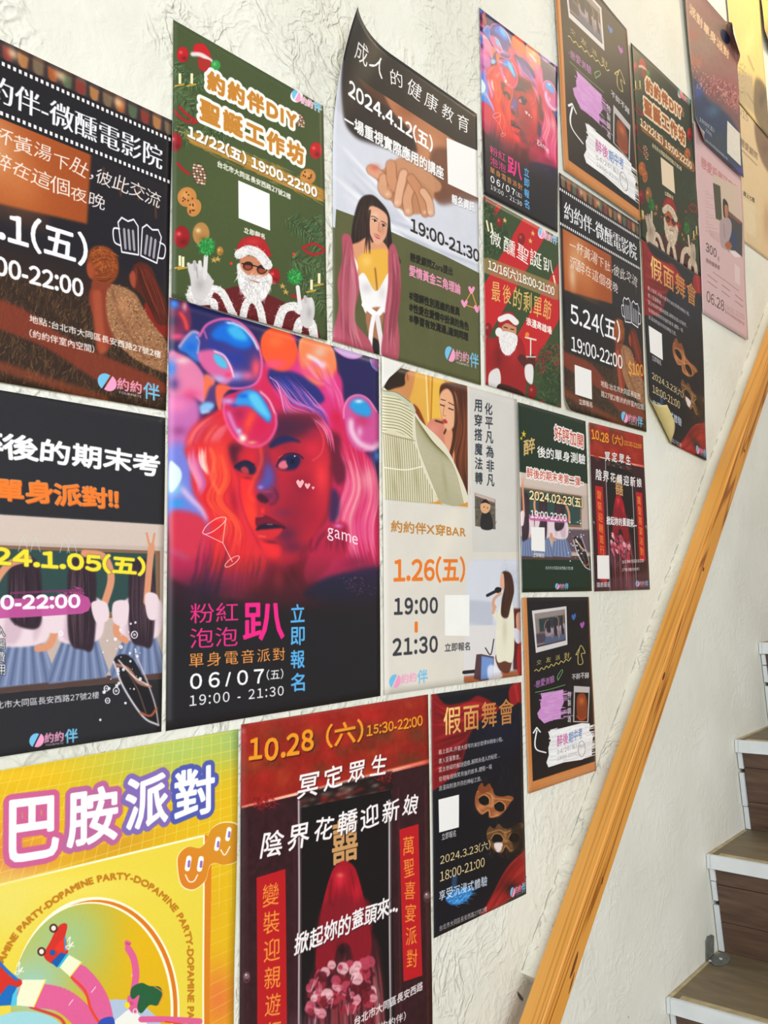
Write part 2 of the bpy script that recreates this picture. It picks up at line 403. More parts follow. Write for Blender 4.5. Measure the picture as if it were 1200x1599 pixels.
        pad = int(8+(ol[1] if ol else 0)+(ol2[1] if ol2 else 0)+bold+b*2)
        m = raster(E2, s.W, s.H, pad)
        if m is None: return
        k, x0, y0 = m
        if ming: k = np.maximum(np.minimum(k, 1-dilate(1-k, .01, ming*.5)), 0); k = dilate(k, ming, .01)
        if bold: k = dilate(k, bold)
        if thin: k = 1-dilate(1-k, thin)
        if ol2: s.put((dilate(k, ol2[1]), x0, y0), ol2[0], a)
        if ol: s.put((dilate(k, ol[1]), x0, y0), ol[0], a)
        if sh: s.put((k, min(x0+sh[1], s.W-k.shape[1]), min(y0+sh[2], s.H-k.shape[0])), sh[0], .9*a, sh[3] if len(sh) > 3 else 0)
        if grad: grad = (grad[0], grad[1])
        s.put((k, x0, y0), col, a, b, grad)
    def vt(s, txt, top, bot, w, col, **k):
        """vertical text, one glyph under another; top/bot = centres of the column's ends, w = glyph width"""
        n = len(txt); top, bot = np.asarray(top, float), np.asarray(bot, float); st = (bot-top)/n
        for i, ch in enumerate(txt):
            c = top+st*i; h = st[1]*.82
            s.t(ch, (c[0]-w/2, c[1]+st[1]*.9), (c[0]+w/2, c[1]+st[1]*.9+w*k.get('sl', 0)), h, col, **{q: v for q, v in k.items() if q != 'sl'})
    def grain(s, cell, amp, seed=3, m=None):
        n = (fbm(s.H, s.W, cell, seed, 3)-.5)[..., None]*2*amp
        s.im += n if m is None else n*m[..., None]
    def vgrad(s, stops):
        y = np.linspace(0, 1, s.H); c = np.stack([np.interp(y, [q[0] for q in stops], [hexc(q[1])[i] for q in stops]) for i in range(3)], -1)
        s.im[:] = c[:, None].astype(np.float32)
    def image(s, name):
        im = bpy.data.images.new(name, s.W, s.H, alpha=False)
        a = np.ones((s.H, s.W, 4), np.float32); a[..., :3] = np.clip(s.im[::-1], 0, 1)**1.13*.985
        im.pixels.foreach_set(a.ravel()); im.update(); im.pack()
        return im
def logo(A, bl, br, h, sub=1, out=None):
    """round two-tone badge, pink and blue characters"""
    B, R = np.asarray(bl, float), np.asarray(br, float); d = R-B; up = np.array([0, -h])
    f = lambda u, v: B+d*u+up*v
    def half(c, r, t0, t1, col, sh):
        t = np.radians(np.linspace(t0, t1, 16)); pts = [f(c+r*math.cos(a)+sh, .5+.5*math.sin(a)) for a in t]
        A.p(pts, col, sm=0)
    if out: A.o(*f(.17, .5), np.hypot(*d)*.19, h*.58, out)
    half(.15, .135, 60, 240, '7cc2e4', -.008); half(.165, .135, -120, 60, 'f0a6c8', .012)
    o = (out, 2) if out else None
    y = .22 if sub else .05
    A.t('約約', f(.32, y), f(.71, y), h*.7, 'f0a6c8', bold=1.2, ol=o)
    A.t('伴', f(.74, .02), f(1, .02), h*.98, '7cc2e4', bold=1.4, ol=o)
    if sub: A.t('YOURMATE', f(.34, 0), f(.71, 0), h*.14, 'e8e0e4' if not out else 'c0b8c0')
# ---------------------------------------------------------------- where each sheet hangs: photo corners TL TR BR BL (all lie on the wall plane)
Q = dict(
 film=[(-84, 25), (267, 190), (257.5, 642), (-107, 580)],
 exam=[(-114, 591), (256.4, 653), (250, 1142), (-140, 1202.6)],
 dopa=[(-131.7, 1224.3), (370.5, 1138), (365.5, 1818), (-171, 2169.6)],
 xmas=[(267, 33.5), (502, 167.7), (508, 533), (265, 466)],
 girl=[(262.5, 465), (589.3, 562), (592.3, 1086.5), (256.5, 1141)],
 bride=[(374.6, 1131), (666.7, 1084), (673.6, 1613), (369.8, 1808.6)],
 lect=[(517.7, 22.8), (743.5, 179), (749.5, 602), (518, 533)],
 styl=[(594, 567), (805.5, 624), (813, 1054.5), (598.6, 1085)],
 masq=[(671, 1084), (812.4, 1065), (819.7, 1395), (675.8, 1464.5)],
 gsm=[(746.5, 13), (869, 106), (869.5, 364), (753, 304)],
 red=[(752.5, 307), (870, 371), (874.5, 637.5), (756.5, 601)],
 bt=[(858, -98), (976, 48), (996.5, 348), (878, 265.5)],
 films=[(871, 270), (996.5, 351), (1008, 675), (880, 639)],
 xs=[(982.6, 67.5), (1077, 157.5), (1094, 433), (998, 374)],
 ms=[(999, 370), (1093, 434), (1101, 720), (1013, 677)],
 green=[(806.7, 628), (913, 658), (922.5, 923), (814, 925)],
 brs=[(918, 659.5), (1002.7, 680.7), (1013.6, 920.7), (926.7, 923.5)],
 board=[(814, 933), (918, 932), (929.5, 1203), (823, 1239)],
 crowd=[(1060, -40), (1142, 52), (1156, 280), (1083, 215)],
 pink=[(1080, 190), (1155, 262), (1165.4, 532), (1095.4, 489)],
 creama=[(1124, -90), (1182, -28), (1200, 218), (1148, 156)],
 creamb=[(1149, 155), (1222, 240), (1228, 427), (1161, 378)],
 yel=[(1178, -60), (1238, 10), (1246, 152), (1190, 70)],
)
C1 = (0, 0, 2.5); C2 = (250, 0, 2.963); C3 = (510, 0, 2.664); C4 = (740, 0, 2.5); C5 = (970, 0, 2.222)
D1 = (0, 590, 2.6222); D2 = (250, 440, 2.2514); D3 = (580, 560, 2.9625); D4 = (0, 1130, 3.158); D5 = (360, 1080, 3.081)
D6 = (660, 1060, 3.807); D7 = (790, 620, 2.581)
G1 = (255, 460, 6.); G2 = (420, 520, 6.662); G3 = (340, 660, 6.); G4 = (255, 700, 6.662); G5 = (255, 900, 3.478)
ART = {}

def art_girl():
    A = Art(780, 1103, '2a2250').fr(Q['girl'], *D2)
    A.vgrad([(0, '2a2860'), (.3, '31235a'), (.62, '7a1d38'), (.72, '4a1a2c'), (.8, '2b2430'), (1, '2b292d')])
    # balloons behind
    A.p([(360, 190), (400, 165), (450, 180), (480, 240), (470, 290), (380, 290), (355, 240)], 'fb6f3c', b=2)
    A.g(400, 210, 40, 35, 'ff8a4c', .8); A.g(440, 270, 50, 30, 'f0568a', .8)
    A.p([(485, 215), (520, 195), (600, 232), (615, 330), (580, 370), (500, 300)], 'f0a070', b=3); A.g(560, 240, 35, 45, 'e9b79a', .9)
    A.g(520, 300, 40, 40, 'ea6aa6', .8); A.g(610, 340, 14, 60, 'f0593c', .9)
    # hair silhouette
    A.p([(360, 300), (420, 270), (500, 290), (590, 330), (640, 420), (660, 540), (730, 620), (770, 740), (775, 900), (770, 1010), (640, 1050), (480, 1120), (240, 1120), (60, 1060), (30, 1000), (60, 700), (100, 560), (200, 460), (300, 380)], 'd42c60', b=6)
    # left: cool light and pink balloons
    A.fr(Q['girl'], *G1)
    A.p([(40, 940), (300, 1000), (330, 1250), (250, 1560), (40, 1560)], 'c873b4', b=8)
    A.g(60, 1540, 110, 130, '6f9be0', .9); A.g(130, 1290, 100, 60, 'a0508c', .8); A.g(120, 1040, 150, 110, 'ea86b8', .95)
    A.p([(40, 560), (140, 560), (280, 640), (380, 780), (400, 900), (370, 1030), (250, 960), (40, 940)], 'e387ac', b=4)
    A.g(60, 700, 60, 110, '2b7fd6', 1); A.g(80, 850, 70, 80, '5a3f86', .9); A.g(170, 630, 80, 40, 'e8c4cc', .9); A.g(250, 950, 110, 70, 'e4568c', .8)
    A.p([(380, 760), (470, 800), (460, 900), (390, 1000), (370, 900)], 'f27a58', b=3)
    A.p([(430, 880), (500, 870), (500, 1020), (400, 1040), (390, 990)], '59407c', b=4)
    A.p([(40, 20), (210, 80), (250, 200), (240, 340), (100, 360), (40, 360)], '7e2f56', b=4)
    A.g(90, 90, 60, 60, '3c8fe0', 1); A.g(190, 110, 30, 60, 'f1b0b8', .8); A.g(70, 250, 70, 60, '3a2450', .9); A.l([(150, 180), (190, 240), (215, 330)], 30, 'ff5340', .9, 4)
    A.g(120, 400, 110, 55, 'f0577c', .9)
    A.p([(130, 520), (200, 420), (270, 355), (340, 400), (420, 520), (380, 620), (300, 640), (200, 560)], '3f7fd2', b=4)
    A.l([(140, 500), (215, 400), (280, 355), (350, 400), (425, 540)], 22, 'e9bfd6', .95, 3); A.g(250, 500, 70, 60, '1470d2', .9); A.g(350, 490, 30, 30, '6fc3e8', .9)
    # big glass ball
    A.p([(330, 380), (420, 270), (560, 230), (700, 270), (820, 370), (900, 540), (920, 700), (870, 840), (760, 900), (600, 880), (440, 740), (340, 560)], '413c86', b=2)
    A.g(560, 640, 200, 140, '5346a4', .8); A.g(860, 700, 60, 130, 'f2556a', 1); A.g(780, 770, 90, 60, 'e8608a', .9); A.g(660, 770, 110, 60, 'a9a4dc', .95)
    A.p([(440, 380), (520, 290), (640, 270), (760, 360), (830, 450), (790, 510), (690, 510), (560, 450), (470, 430)], '0d74d6', b=6)
    A.p([(590, 330), (680, 290), (780, 400), (760, 440), (660, 420)], '45b6e6', b=6)
    A.p([(430, 420), (500, 480), (640, 560), (700, 560), (760, 640), (560, 640), (430, 520)], '26409c', b=8, a=.8)
    A.l([(330, 400), (400, 290), (540, 235), (680, 255), (800, 350), (880, 480), (915, 620), (905, 760), (850, 850), (740, 890), (600, 890)], 22, 'ee6aa8', .95, 2)
    A.l([(640, 270), (740, 320), (830, 420), (880, 520)], 18, 'e8f2fa', .95, 3); A.g(610, 270, 40, 16, 'e8f4fa', .8, 10); A.l([(375, 350), (400, 420)], 14, 'f47aa8', .8, 2)
    # small ball in front
    A.p([(310, 560), (380, 530), (480, 530), (580, 600), (650, 720), (640, 800), (560, 860), (470, 800), (350, 680)], 'ea6fa2', a=.9, b=4)
    A.g(520, 800, 90, 40, 'b9b4e0', .9, 15); A.p([(460, 570), (520, 580), (580, 640), (590, 700), (530, 690), (480, 640)], '58bfe0', b=3)
    A.l([(470, 540), (560, 580), (620, 680), (650, 780)], 14, 'f4e6f2', .95, 2); A.g(600, 760, 40, 30, 'e84478', .9); A.l([(310, 560), (330, 450), (300, 400)], 10, 'e6c8e0', .8, 2)
    A.p([(200, 1560), (210, 1360), (300, 1220), (440, 1130), (560, 1100), (680, 1300), (760, 1440), (780, 1600), (400, 1640)], 'dc3040', b=7)
    A.hair([(215, 1600), (220, 1400), (330, 1230), (520, 1120)], [(620, 1600), (520, 1440), (560, 1320), (640, 1250)], 34, ['f0605a', 'e87890', 'c02440', 'f68a70', 'b01e3c'], 22, .6, 3)
    # left hair in warm light
    A.fr(Q['girl'], *G4)
    A.p([(50, 60), (230, 0), (300, 200), (330, 480), (430, 700), (440, 900), (60, 900)], '7d86d8', b=10)
    A.g(90, 430, 120, 110, '8fd0e8', .95); A.p([(50, 165), (120, 190), (170, 250), (175, 330), (130, 420), (50, 465)], 'dcecec', b=2)
    A.g(120, 590, 130, 50, '3aa0e0', .95); A.p([(55, 690), (300, 690), (440, 800), (440, 1050), (300, 1180), (110, 1130), (60, 1000)], 'd23a55', b=6)
    A.l([(190, 450), (280, 550), (380, 640), (450, 750)], 44, 'ecc8e4', .95, 6); A.l([(70, 1080), (160, 1130), (240, 1165)], 26, 'a987b8', .7, 8)
    A.p([(230, 0), (700, -40), (800, 200), (760, 560), (900, 900), (1060, 1150), (1060, 1300), (600, 1300), (470, 1290), (480, 1000), (440, 700), (300, 470), (270, 200)], 'e2343c', b=7)
    A.g(560, 200, 130, 300, 'f2523c', .9); A.g(720, 560, 50, 200, 'b01c3a', .8, -10)
    A.hair([(240, 0), (250, 180), (330, 380), (310, 500)], [(370, 0), (380, 200), (430, 380), (380, 520)], 16, ['e88ab8', 'd06cae', 'f4b0c4', 'c05c9c'], 26, .7, 3)
    A.hair([(360, 0), (370, 160), (440, 300)], [(430, 0), (430, 160), (470, 300)], 9, ['fbd9cc', 'f7b8a4', 'fbe6dc'], 18, .8, 2)
    A.hair([(440, 0), (500, 300), (420, 560), (600, 800), (480, 1100)], [(680, 0), (700, 350), (620, 560), (840, 860), (820, 1250)], 46, ['f4603c', 'e52a34', 'c81c34', 'f87a4c', 'd8243a'], 18, .6, 2)
    A.l([(480, 20), (520, 150), (490, 330), (560, 480)], 26, 'ff8a5a', .7, 4); A.l([(590, 100), (640, 300), (570, 480)], 20, 'ff7a48', .6, 4); A.l([(480, 600), (560, 760), (700, 760), (790, 900), (760, 1020)], 18, 'f7554a', .8, 3)
    A.fr(Q['girl'], *D2)
    A.hair([(140, 900), (110, 1050), (60, 1190)], [(520, 950), (500, 1080), (520, 1200)], 60, ['a62638', '8c2038', '5c2448', 'c03040', '402850'], 7, .5, 3)
    A.g(150, 1090, 100, 60, '43284e', .8); A.g(330, 1070, 50, 60, 'c02a3c', .8); A.g(460, 1060, 60, 60, 'a81c34', .8)
    # upper right hair
    A.fr(Q['girl'], *G2)
    A.p([(0, 60), (260, 30), (290, 200), (700, 420), (760, 680), (780, 900), (640, 1000), (400, 900), (100, 700), (0, 480)], 'd93a84', b=6)
    A.p([(0, 380), (110, 400), (260, 420), (420, 500), (540, 640), (560, 720), (440, 760), (200, 700), (0, 520)], '31327e', b=5)
    A.g(170, 560, 110, 60, '2746a4', .8, 40); A.o(95, 175, 185, 235, 'f06034', an=-18, b=5); A.g(60, 90, 110, 90, 'ff7c48', .7); A.g(40, 330, 170, 60, 'f0588a', .85); A.o(490, 290, 185, 270, 'ee8a5c', an=-14, b=6); A.g(520, 200, 90, 80, 'e4bca4', .9); A.g(480, 330, 80, 50, 'ea70a8', .8); A.g(380, 420, 140, 60, 'e84f92', .8, 30); A.g(560, 330, 60, 40, 'f2d0dc', .6, 40)
    A.l([(400, 250), (480, 290), (550, 360)], 40, 'e8eaf6', .9, 5); A.g(620, 560, 60, 120, 'ea6eaa', .9, -15); A.g(690, 900, 90, 150, 'd21a4c', .9)
    A.hair([(300, 250), (460, 480), (600, 560), (700, 880)], [(640, 300), (690, 520), (750, 680), (780, 900)], 26, ['f07ab2', 'd83c80', 'f39cc4', 'e05a9a'], 16, .6, 3)
    A.hair([(0, 460), (110, 600), (230, 740), (430, 830), (590, 1180)], [(250, 440), (420, 640), (520, 760), (600, 860), (690, 1080)], 40, ['6a58b8', 'b068b8', 'f08ac0', '4a44a0', 'd88cd0'], 9, .7, 1)
    A.hair([(0, 480), (100, 640), (160, 850), (310, 950), (470, 930), (560, 1040), (600, 1180)], [(60, 470), (150, 620), (230, 760), (370, 810), (500, 880), (600, 990), (700, 1120)], 44, ['f28ac4', 'd4558c', 'e8a4d8', 'b04488', 'f05a90'], 8, .85, 0)
    A.l([(0, 470), (80, 540), (120, 680), (160, 850), (240, 930), (350, 950), (450, 920)], 10, 'f3a8d8', .9, 1)
    # right ball
    A.p([(765, 800), (800, 700), (900, 650), (1010, 690), (1110, 820), (1190, 1000), (1190, 1150), (1050, 1240), (900, 1230), (800, 1080)], 'd05a9c', b=3)
    A.g(960, 920, 100, 90, 'c83a6c', .8); A.p([(820, 760), (900, 690), (1000, 730), (1050, 820), (1020, 880), (900, 850)], '2fa2dc', b=6); A.g(920, 720, 50, 25, 'd8ecf6', .9)
    A.l([(840, 930), (850, 1040), (930, 1160), (1060, 1210), (1130, 1170)], 56, 'f0ccdc', .95, 7); A.g(930, 1040, 40, 70, 'e8b4d4', .8)
    A.l([(765, 900), (770, 790), (820, 690), (920, 655), (1020, 700), (1110, 830)], 14, 'f29cc4', .9, 2)
    # gap of white-pink curls on the right
    A.fr(Q['girl'], *D2)
    A.hair([(600, 560), (640, 700), (600, 840), (650, 1000)], [(745, 600), (765, 760), (745, 880), (765, 1020)], 60, ['e8568c', 'f07aa8', 'd83068', 'f49cb4', 'c8285c', 'f2b0a8'], 9, .65, 2)
    A.g(725, 700, 35, 60, 'f0a8b0', .7); A.g(700, 880, 60, 60, 'e0508c', .6); A.g(690, 990, 80, 40, '8a2048', .7)
    A.p([(690, 135+95), (610, 230), (640, 262), (700, 272)], 'e2b4dc', b=1, a=0)
    # face
    A.fr(Q['girl'], *G3)
    A.p([(560, -60), (380, -20), (120, 200), (130, 420), (190, 560), (200, 720), (250, 900), (330, 1060), (400, 1230), (480, 1330), (560, 1360), (700, 1310), (860, 1180), (980, 1000), (1040, 860), (1060, 640), (1080, 300), (1000, 100), (900, -60)], 'c4283e', b=4)
    A.p([(560, -60), (900, -60), (960, 60), (700, 160), (440, 220), (420, 40)], '6a2340', b=14); A.g(560, 90, 150, 120, '5f2546', .8)
    A.g(890, 110, 80, 70, 'b8244c', .8); A.g(880, 260, 90, 80, 'd82a4c', .9); A.g(960, 520, 80, 200, 'ee3c48', .9); A.g(800, 640, 120, 120, 'a41c3c', .7); A.g(660, 640, 90, 130, 'c42a44', .8)
    A.g(880, 900, 110, 160, 'b8213f', .8); A.g(640, 1060, 130, 110, '64284a', .9); A.g(600, 860, 110, 60, '8e3458', .8); A.g(700, 1180, 140, 80, '6a2446', .8)
    A.p([(190, 520), (300, 500), (330, 640), (350, 800), (350, 1000), (420, 1100), (560, 1150), (580, 1260), (470, 1290), (330, 1060), (240, 880), (200, 720)], 'f0343a', b=8)
    A.g(300, 860, 70, 170, 'fb4a34', .9, -12); A.l([(190, 540), (200, 720), (260, 920), (340, 1080), (410, 1230)], 8, '9a1832', .7, 3)
    A.g(400, 1220, 100, 60, 'e23240', .8, 30); A.g(300, 330, 80, 90, 'dd2c3e', .8); A.g(420, 130, 120, 60, 'b8305c', .6)
    A.p([(470, 1320), (600, 1372), (740, 1300), (860, 1180), (860, 1400), (1000, 1700), (260, 1700), (430, 1500)], '8a1a30', b=14); A.g(560, 1500, 60, 130, 'b83040', .8); A.g(680, 1440, 70, 110, '5c1228', .7); A.l([(640, 1380), (700, 1500), (780, 1620)], 22, 'a8283c', .6, 6)
    A.g(700, 860, 210, 330, '7c1a3a', .5); A.g(760, 560, 120, 120, '8c1c3c', .45); A.g(640, 60, 240, 130, '4e2244', .75); A.g(450, 330, 50, 140, '8a2a4c', .6); A.l([(1055, 420), (1050, 700), (1010, 900), (900, 1100), (760, 1260)], 26, '5c1434', .5, 8)
    # far eye
    A.p([(90, 240), (150, 215), (230, 240), (180, 300), (170, 400), (130, 400)], '4c1a34', a=.85, b=8)
    A.p([(140, 430), (200, 385), (280, 375), (350, 440), (350, 490), (290, 500), (200, 470)], '2b2144', b=3); A.p([(205, 450), (240, 425), (275, 450), (280, 495), (230, 490)], 'b8424e', b=2)
    A.g(270, 530, 70, 22, '9c2034', .8, 8); A.l([(160, 420), (240, 380), (330, 410)], 16, '1c1a3c', .9, 2)
    # near eye
    A.p([(470, 230), (540, 160), (630, 135), (720, 165), (770, 200), (680, 190), (580, 215), (500, 250)], '28285c', b=3)
    A.g(660, 250, 130, 45, 'a02440', .6); A.g(690, 360, 120, 80, '5a2046', .7); A.p([(545, 420), (580, 360), (660, 310), (740, 320), (765, 370), (730, 440), (660, 460), (590, 450)], '34204c', b=3)
    A.p([(555, 410), (600, 370), (650, 380), (640, 440), (580, 445)], 'e0788a', b=2); A.o(690, 375, 58, 58, '1b2450', b=2); A.o(712, 328, 7, 7, 'f0d8e8'); A.o(690, 380, 22, 24, '101634', b=1)
    A.l([(540, 430), (580, 350), (650, 305), (740, 310), (790, 350)], 12, '22183c', .9, 1); A.l([(550, 450), (620, 470), (720, 460)], 8, '7c2444', .8, 1); A.l([(556, 345), (600, 320)], 5, 'e89a9a', .8, 1)
    # nose
    A.p([(400, 260), (500, 380), (545, 520), (560, 680), (520, 760), (430, 740), (390, 640), (380, 420)], '8c2c54', b=10, a=.8)
    A.p([(440, 400), (500, 440), (520, 560), (460, 640), (380, 650), (360, 600), (420, 520)], '5560b8', b=11, a=.9); A.g(390, 620, 34, 26, '9a88e0', .9)
    A.l([(390, 240), (400, 380), (350, 500), (300, 620), (285, 690), (330, 750)], 24, 'f8553c', .85, 5)
    A.g(470, 700, 70, 50, '7c2a54', .9); A.p([(355, 700), (400, 680), (470, 740), (440, 770), (380, 750)], '4c1834', b=3); A.l([(520, 640), (555, 700), (530, 760), (480, 785)], 14, '38224c', .8, 4); A.g(450, 660, 60, 18, 'a84468', .8)
    A.g(410, 840, 28, 40, 'f23c34', .9)
    # mouth
    A.p([(345, 960), (350, 900), (400, 895), (450, 885), (540, 930), (635, 995), (560, 1010), (450, 990), (370, 1000)], '7c1a34', b=2)
    A.p([(350, 1025), (380, 980), (460, 960), (560, 975), (630, 1000), (560, 1010), (450, 1020)], '281c38', b=2); A.l([(455, 968), (505, 968)], 8, 'c88a8c', .9, 1)
    A.p([(365, 1030), (460, 1015), (560, 1005), (600, 1010), (560, 1070), (470, 1110), (380, 1100)], 'd8303c', b=3); A.l([(375, 1075), (440, 1085)], 9, 'ff8a72', .9, 2); A.l([(350, 900), (420, 890)], 6, 'f2685c', .8, 1); A.g(490, 1130, 90, 22, '7a1c34', .8, 8)
    A.fr(Q['girl'], *G1)
    # lower glass ball
    A.p([(490, 860), (620, 880), (560, 960), (530, 1100), (490, 1040)], 'f06a50', b=3)
    A.p([(560, 980), (660, 930), (780, 890), (900, 930), (1000, 1040), (1050, 1200), (1010, 1340), (900, 1430), (760, 1420), (640, 1320), (570, 1160)], 'd22a60', b=2)
    A.g(800, 1200, 60, 150, 'f65a3c', .9, 20); A.g(700, 1130, 60, 70, 'a82656', .8); A.g(900, 1250, 90, 90, 'd81a52', .8)
    A.p([(690, 960), (780, 900), (880, 930), (960, 1040), (1005, 1160), (970, 1210), (880, 1130), (790, 1060), (660, 1050)], '3a9ee4', b=5)
    A.g(740, 960, 60, 30, '0c70d8', .95); A.g(650, 1050, 40, 20, '3457b4', .9); A.p([(790, 960), (860, 940), (940, 1060), (990, 1160), (940, 1150), (850, 1070)], '66c8e8', b=5)
    A.l([(900, 920), (980, 1000), (1040, 1130)], 14, 'f8e2ee', .95, 3)
    A.l([(560, 990), (560, 1130), (610, 1270), (700, 1390), (840, 1440), (970, 1390), (1045, 1260), (1045, 1130)], 22, 'f0649e', .95, 3)
    A.l([(600, 1120), (660, 1260), (720, 1340)], 34, 'd9a6e0', .9, 6); A.g(735, 1360, 45, 45, 'fff4d6', 1); A.g(700, 1290, 30, 30, 'b8c8ea', .9); A.g(600, 1010, 70, 40, 'c8a8e2', .9); A.g(820, 1400, 60, 25, 'f2a888', .8)
    A.p([(330, 1060), (390, 1020), (470, 1040), (440, 1100), (350, 1130)], '8fc0e8', b=4); A.l([(350, 1120), (420, 1110)], 14, 'f4dcf0', .9, 3)
    A.fr(Q['girl'], *G3)
    # ear side, neck shade, hand
    A.p([(1010, 120), (1130, 130), (1150, 330), (1190, 420), (1180, 560), (1110, 600), (1060, 480), (1040, 300)], '6a1a38', b=8, a=.9); A.p([(1060, 640), (1130, 700), (1120, 900), (1040, 940)], '3c2a58', b=8, a=.9)
    A.l([(900, 0), (980, 160), (960, 300), (880, 370)], 12, 'f0506c', .8, 2); A.hair([(820, -40), (960, 80), (1010, 260)], [(960, -60), (1060, 100), (1100, 300)], 12, ['f080a8', 'd83c70', 'f0a0c0'], 8, .8)
    A.p([(850, 1260), (900, 1080), (1000, 980), (1200, 960), (1200, 1240), (1080, 1300), (1010, 1400), (840, 1520), (800, 1400)], 'b8264c', b=6)
    A.hair([(870, 1240), (920, 1100), (1020, 1000)], [(1190, 1240), (1180, 1100), (1190, 980)], 9, ['7a1a3c', 'e0407c', '8c1c40'], 22, .7, 4); A.l([(870, 1100), (860, 1220), (900, 1180), (1000, 1050)], 14, '7c1638', .8, 4); A.g(1120, 980, 50, 26, 'e08ad0', .8)
    A.p([(880, 1600), (960, 1500), (1100, 1460), (1250, 1440), (1250, 1620)], '35306c', b=8)
    A.fr(Q['girl'], *D2)
    A.p([(500, 1110), (560, 1060), (640, 1030), (770, 1010), (775, 1120), (640, 1140)], '2f2850', b=8, a=.9); A.fur([(620, 1040), (700, 1040), (760, 1090), (690, 1110)], 60, 4, 3, 0, ['c87898', 'e0a0b8', '8c4878'], 3)
    A.vfade = None
    y0 = A.T([(400, 960)])[0][1]; y1 = A.T([(400, 1190)])[0][1]
    k = np.clip((np.arange(A.H)-y0)/(y1-y0), 0, 1)**1.1; A.im += (hexc('242226')-A.im)*(k*.95)[:, None, None]
    # little glass balls cut by the top edge
    A.fr(Q['girl'], *G2)
    A.p([(665, 150), (940, 220), (950, 250), (860, 275), (740, 235)], 'c8a8d8', b=2); A.l([(690, 190), (780, 255), (870, 272), (950, 250)], 9, 'e87ab8', .9, 1)
    A.p([(1035, 270), (1120, 290), (1120, 400), (1070, 360)], '9a5c9c', b=2); A.l([(1040, 280), (1060, 350), (1115, 400)], 9, '9ab8e8', .9, 2); A.g(1110, 1290, 40, 70, '4a94dc', .9)
    # line drawings and lettering
    A.fr(Q['girl'], *G4); P = 'f8c8c4'
    A.l([(395, 890), (440, 820), (540, 750), (620, 735), (640, 755), (600, 810), (500, 885), (420, 912), (395, 890)], 8, P); A.l([(420, 912), (608, 1000), (638, 760)], 7, P, sm=0); A.l([(608, 1000), (708, 1195)], 7, P, sm=0); A.ring(706, 1193, 90, 30, 7, P, -36)
    A.fr(Q['girl'], *G3)
    def heart(x, y, r, c):
        A.p([(x, y-r*.55), (x+r*.5, y-r*1.0), (x+r, y-r*.5), (x+r*.75, y+r*.2), (x, y+r*1.15), (x-r*.75, y+r*.2), (x-r, y-r*.5), (x-r*.5, y-r)], c)
    heart(763, 585, 36, 'f6b8bc'); heart(832, 606, 26, 'f6b8bc'); heart(885, 625, 13, 'f6b8bc')
    A.fr(Q['girl'], *D2); A.t('game', (585, 912), (692, 945), 46, 'f6dce6', slant=0)
    A.fr(Q['girl'], *G5)
    A.t('粉紅', (140, 262), (402, 250), 108, 'e8358c'); A.t('泡泡', (138, 396), (398, 380), 108, 'e8358c'); A.t('趴', (430, 355), (650, 342), 200, 'ee2a8c', bold=3)
    A.t('單身電音派對', (134, 500), (656, 458), 78, 'f0a050', gap=.12, bold=.6); A.t('06/07', (140, 615), (540, 580), 82, 'f4f4f2', bold=1.5, gap=.24); A.t('(五)', (556, 566), (646, 557), 56, 'f4f4f2', bold=1)
    A.t('19:00 - 21:30', (136, 705), (648, 645), 56, 'f4f4f2', gap=.12, bold=1)
    for i, ch in enumerate('立即報名'):
        y = 255+i*123.5; A.t(ch, (688, y), (762, y-5), 96, '62b4e8', bold=1.6)
    A.grain(2, .012); return A

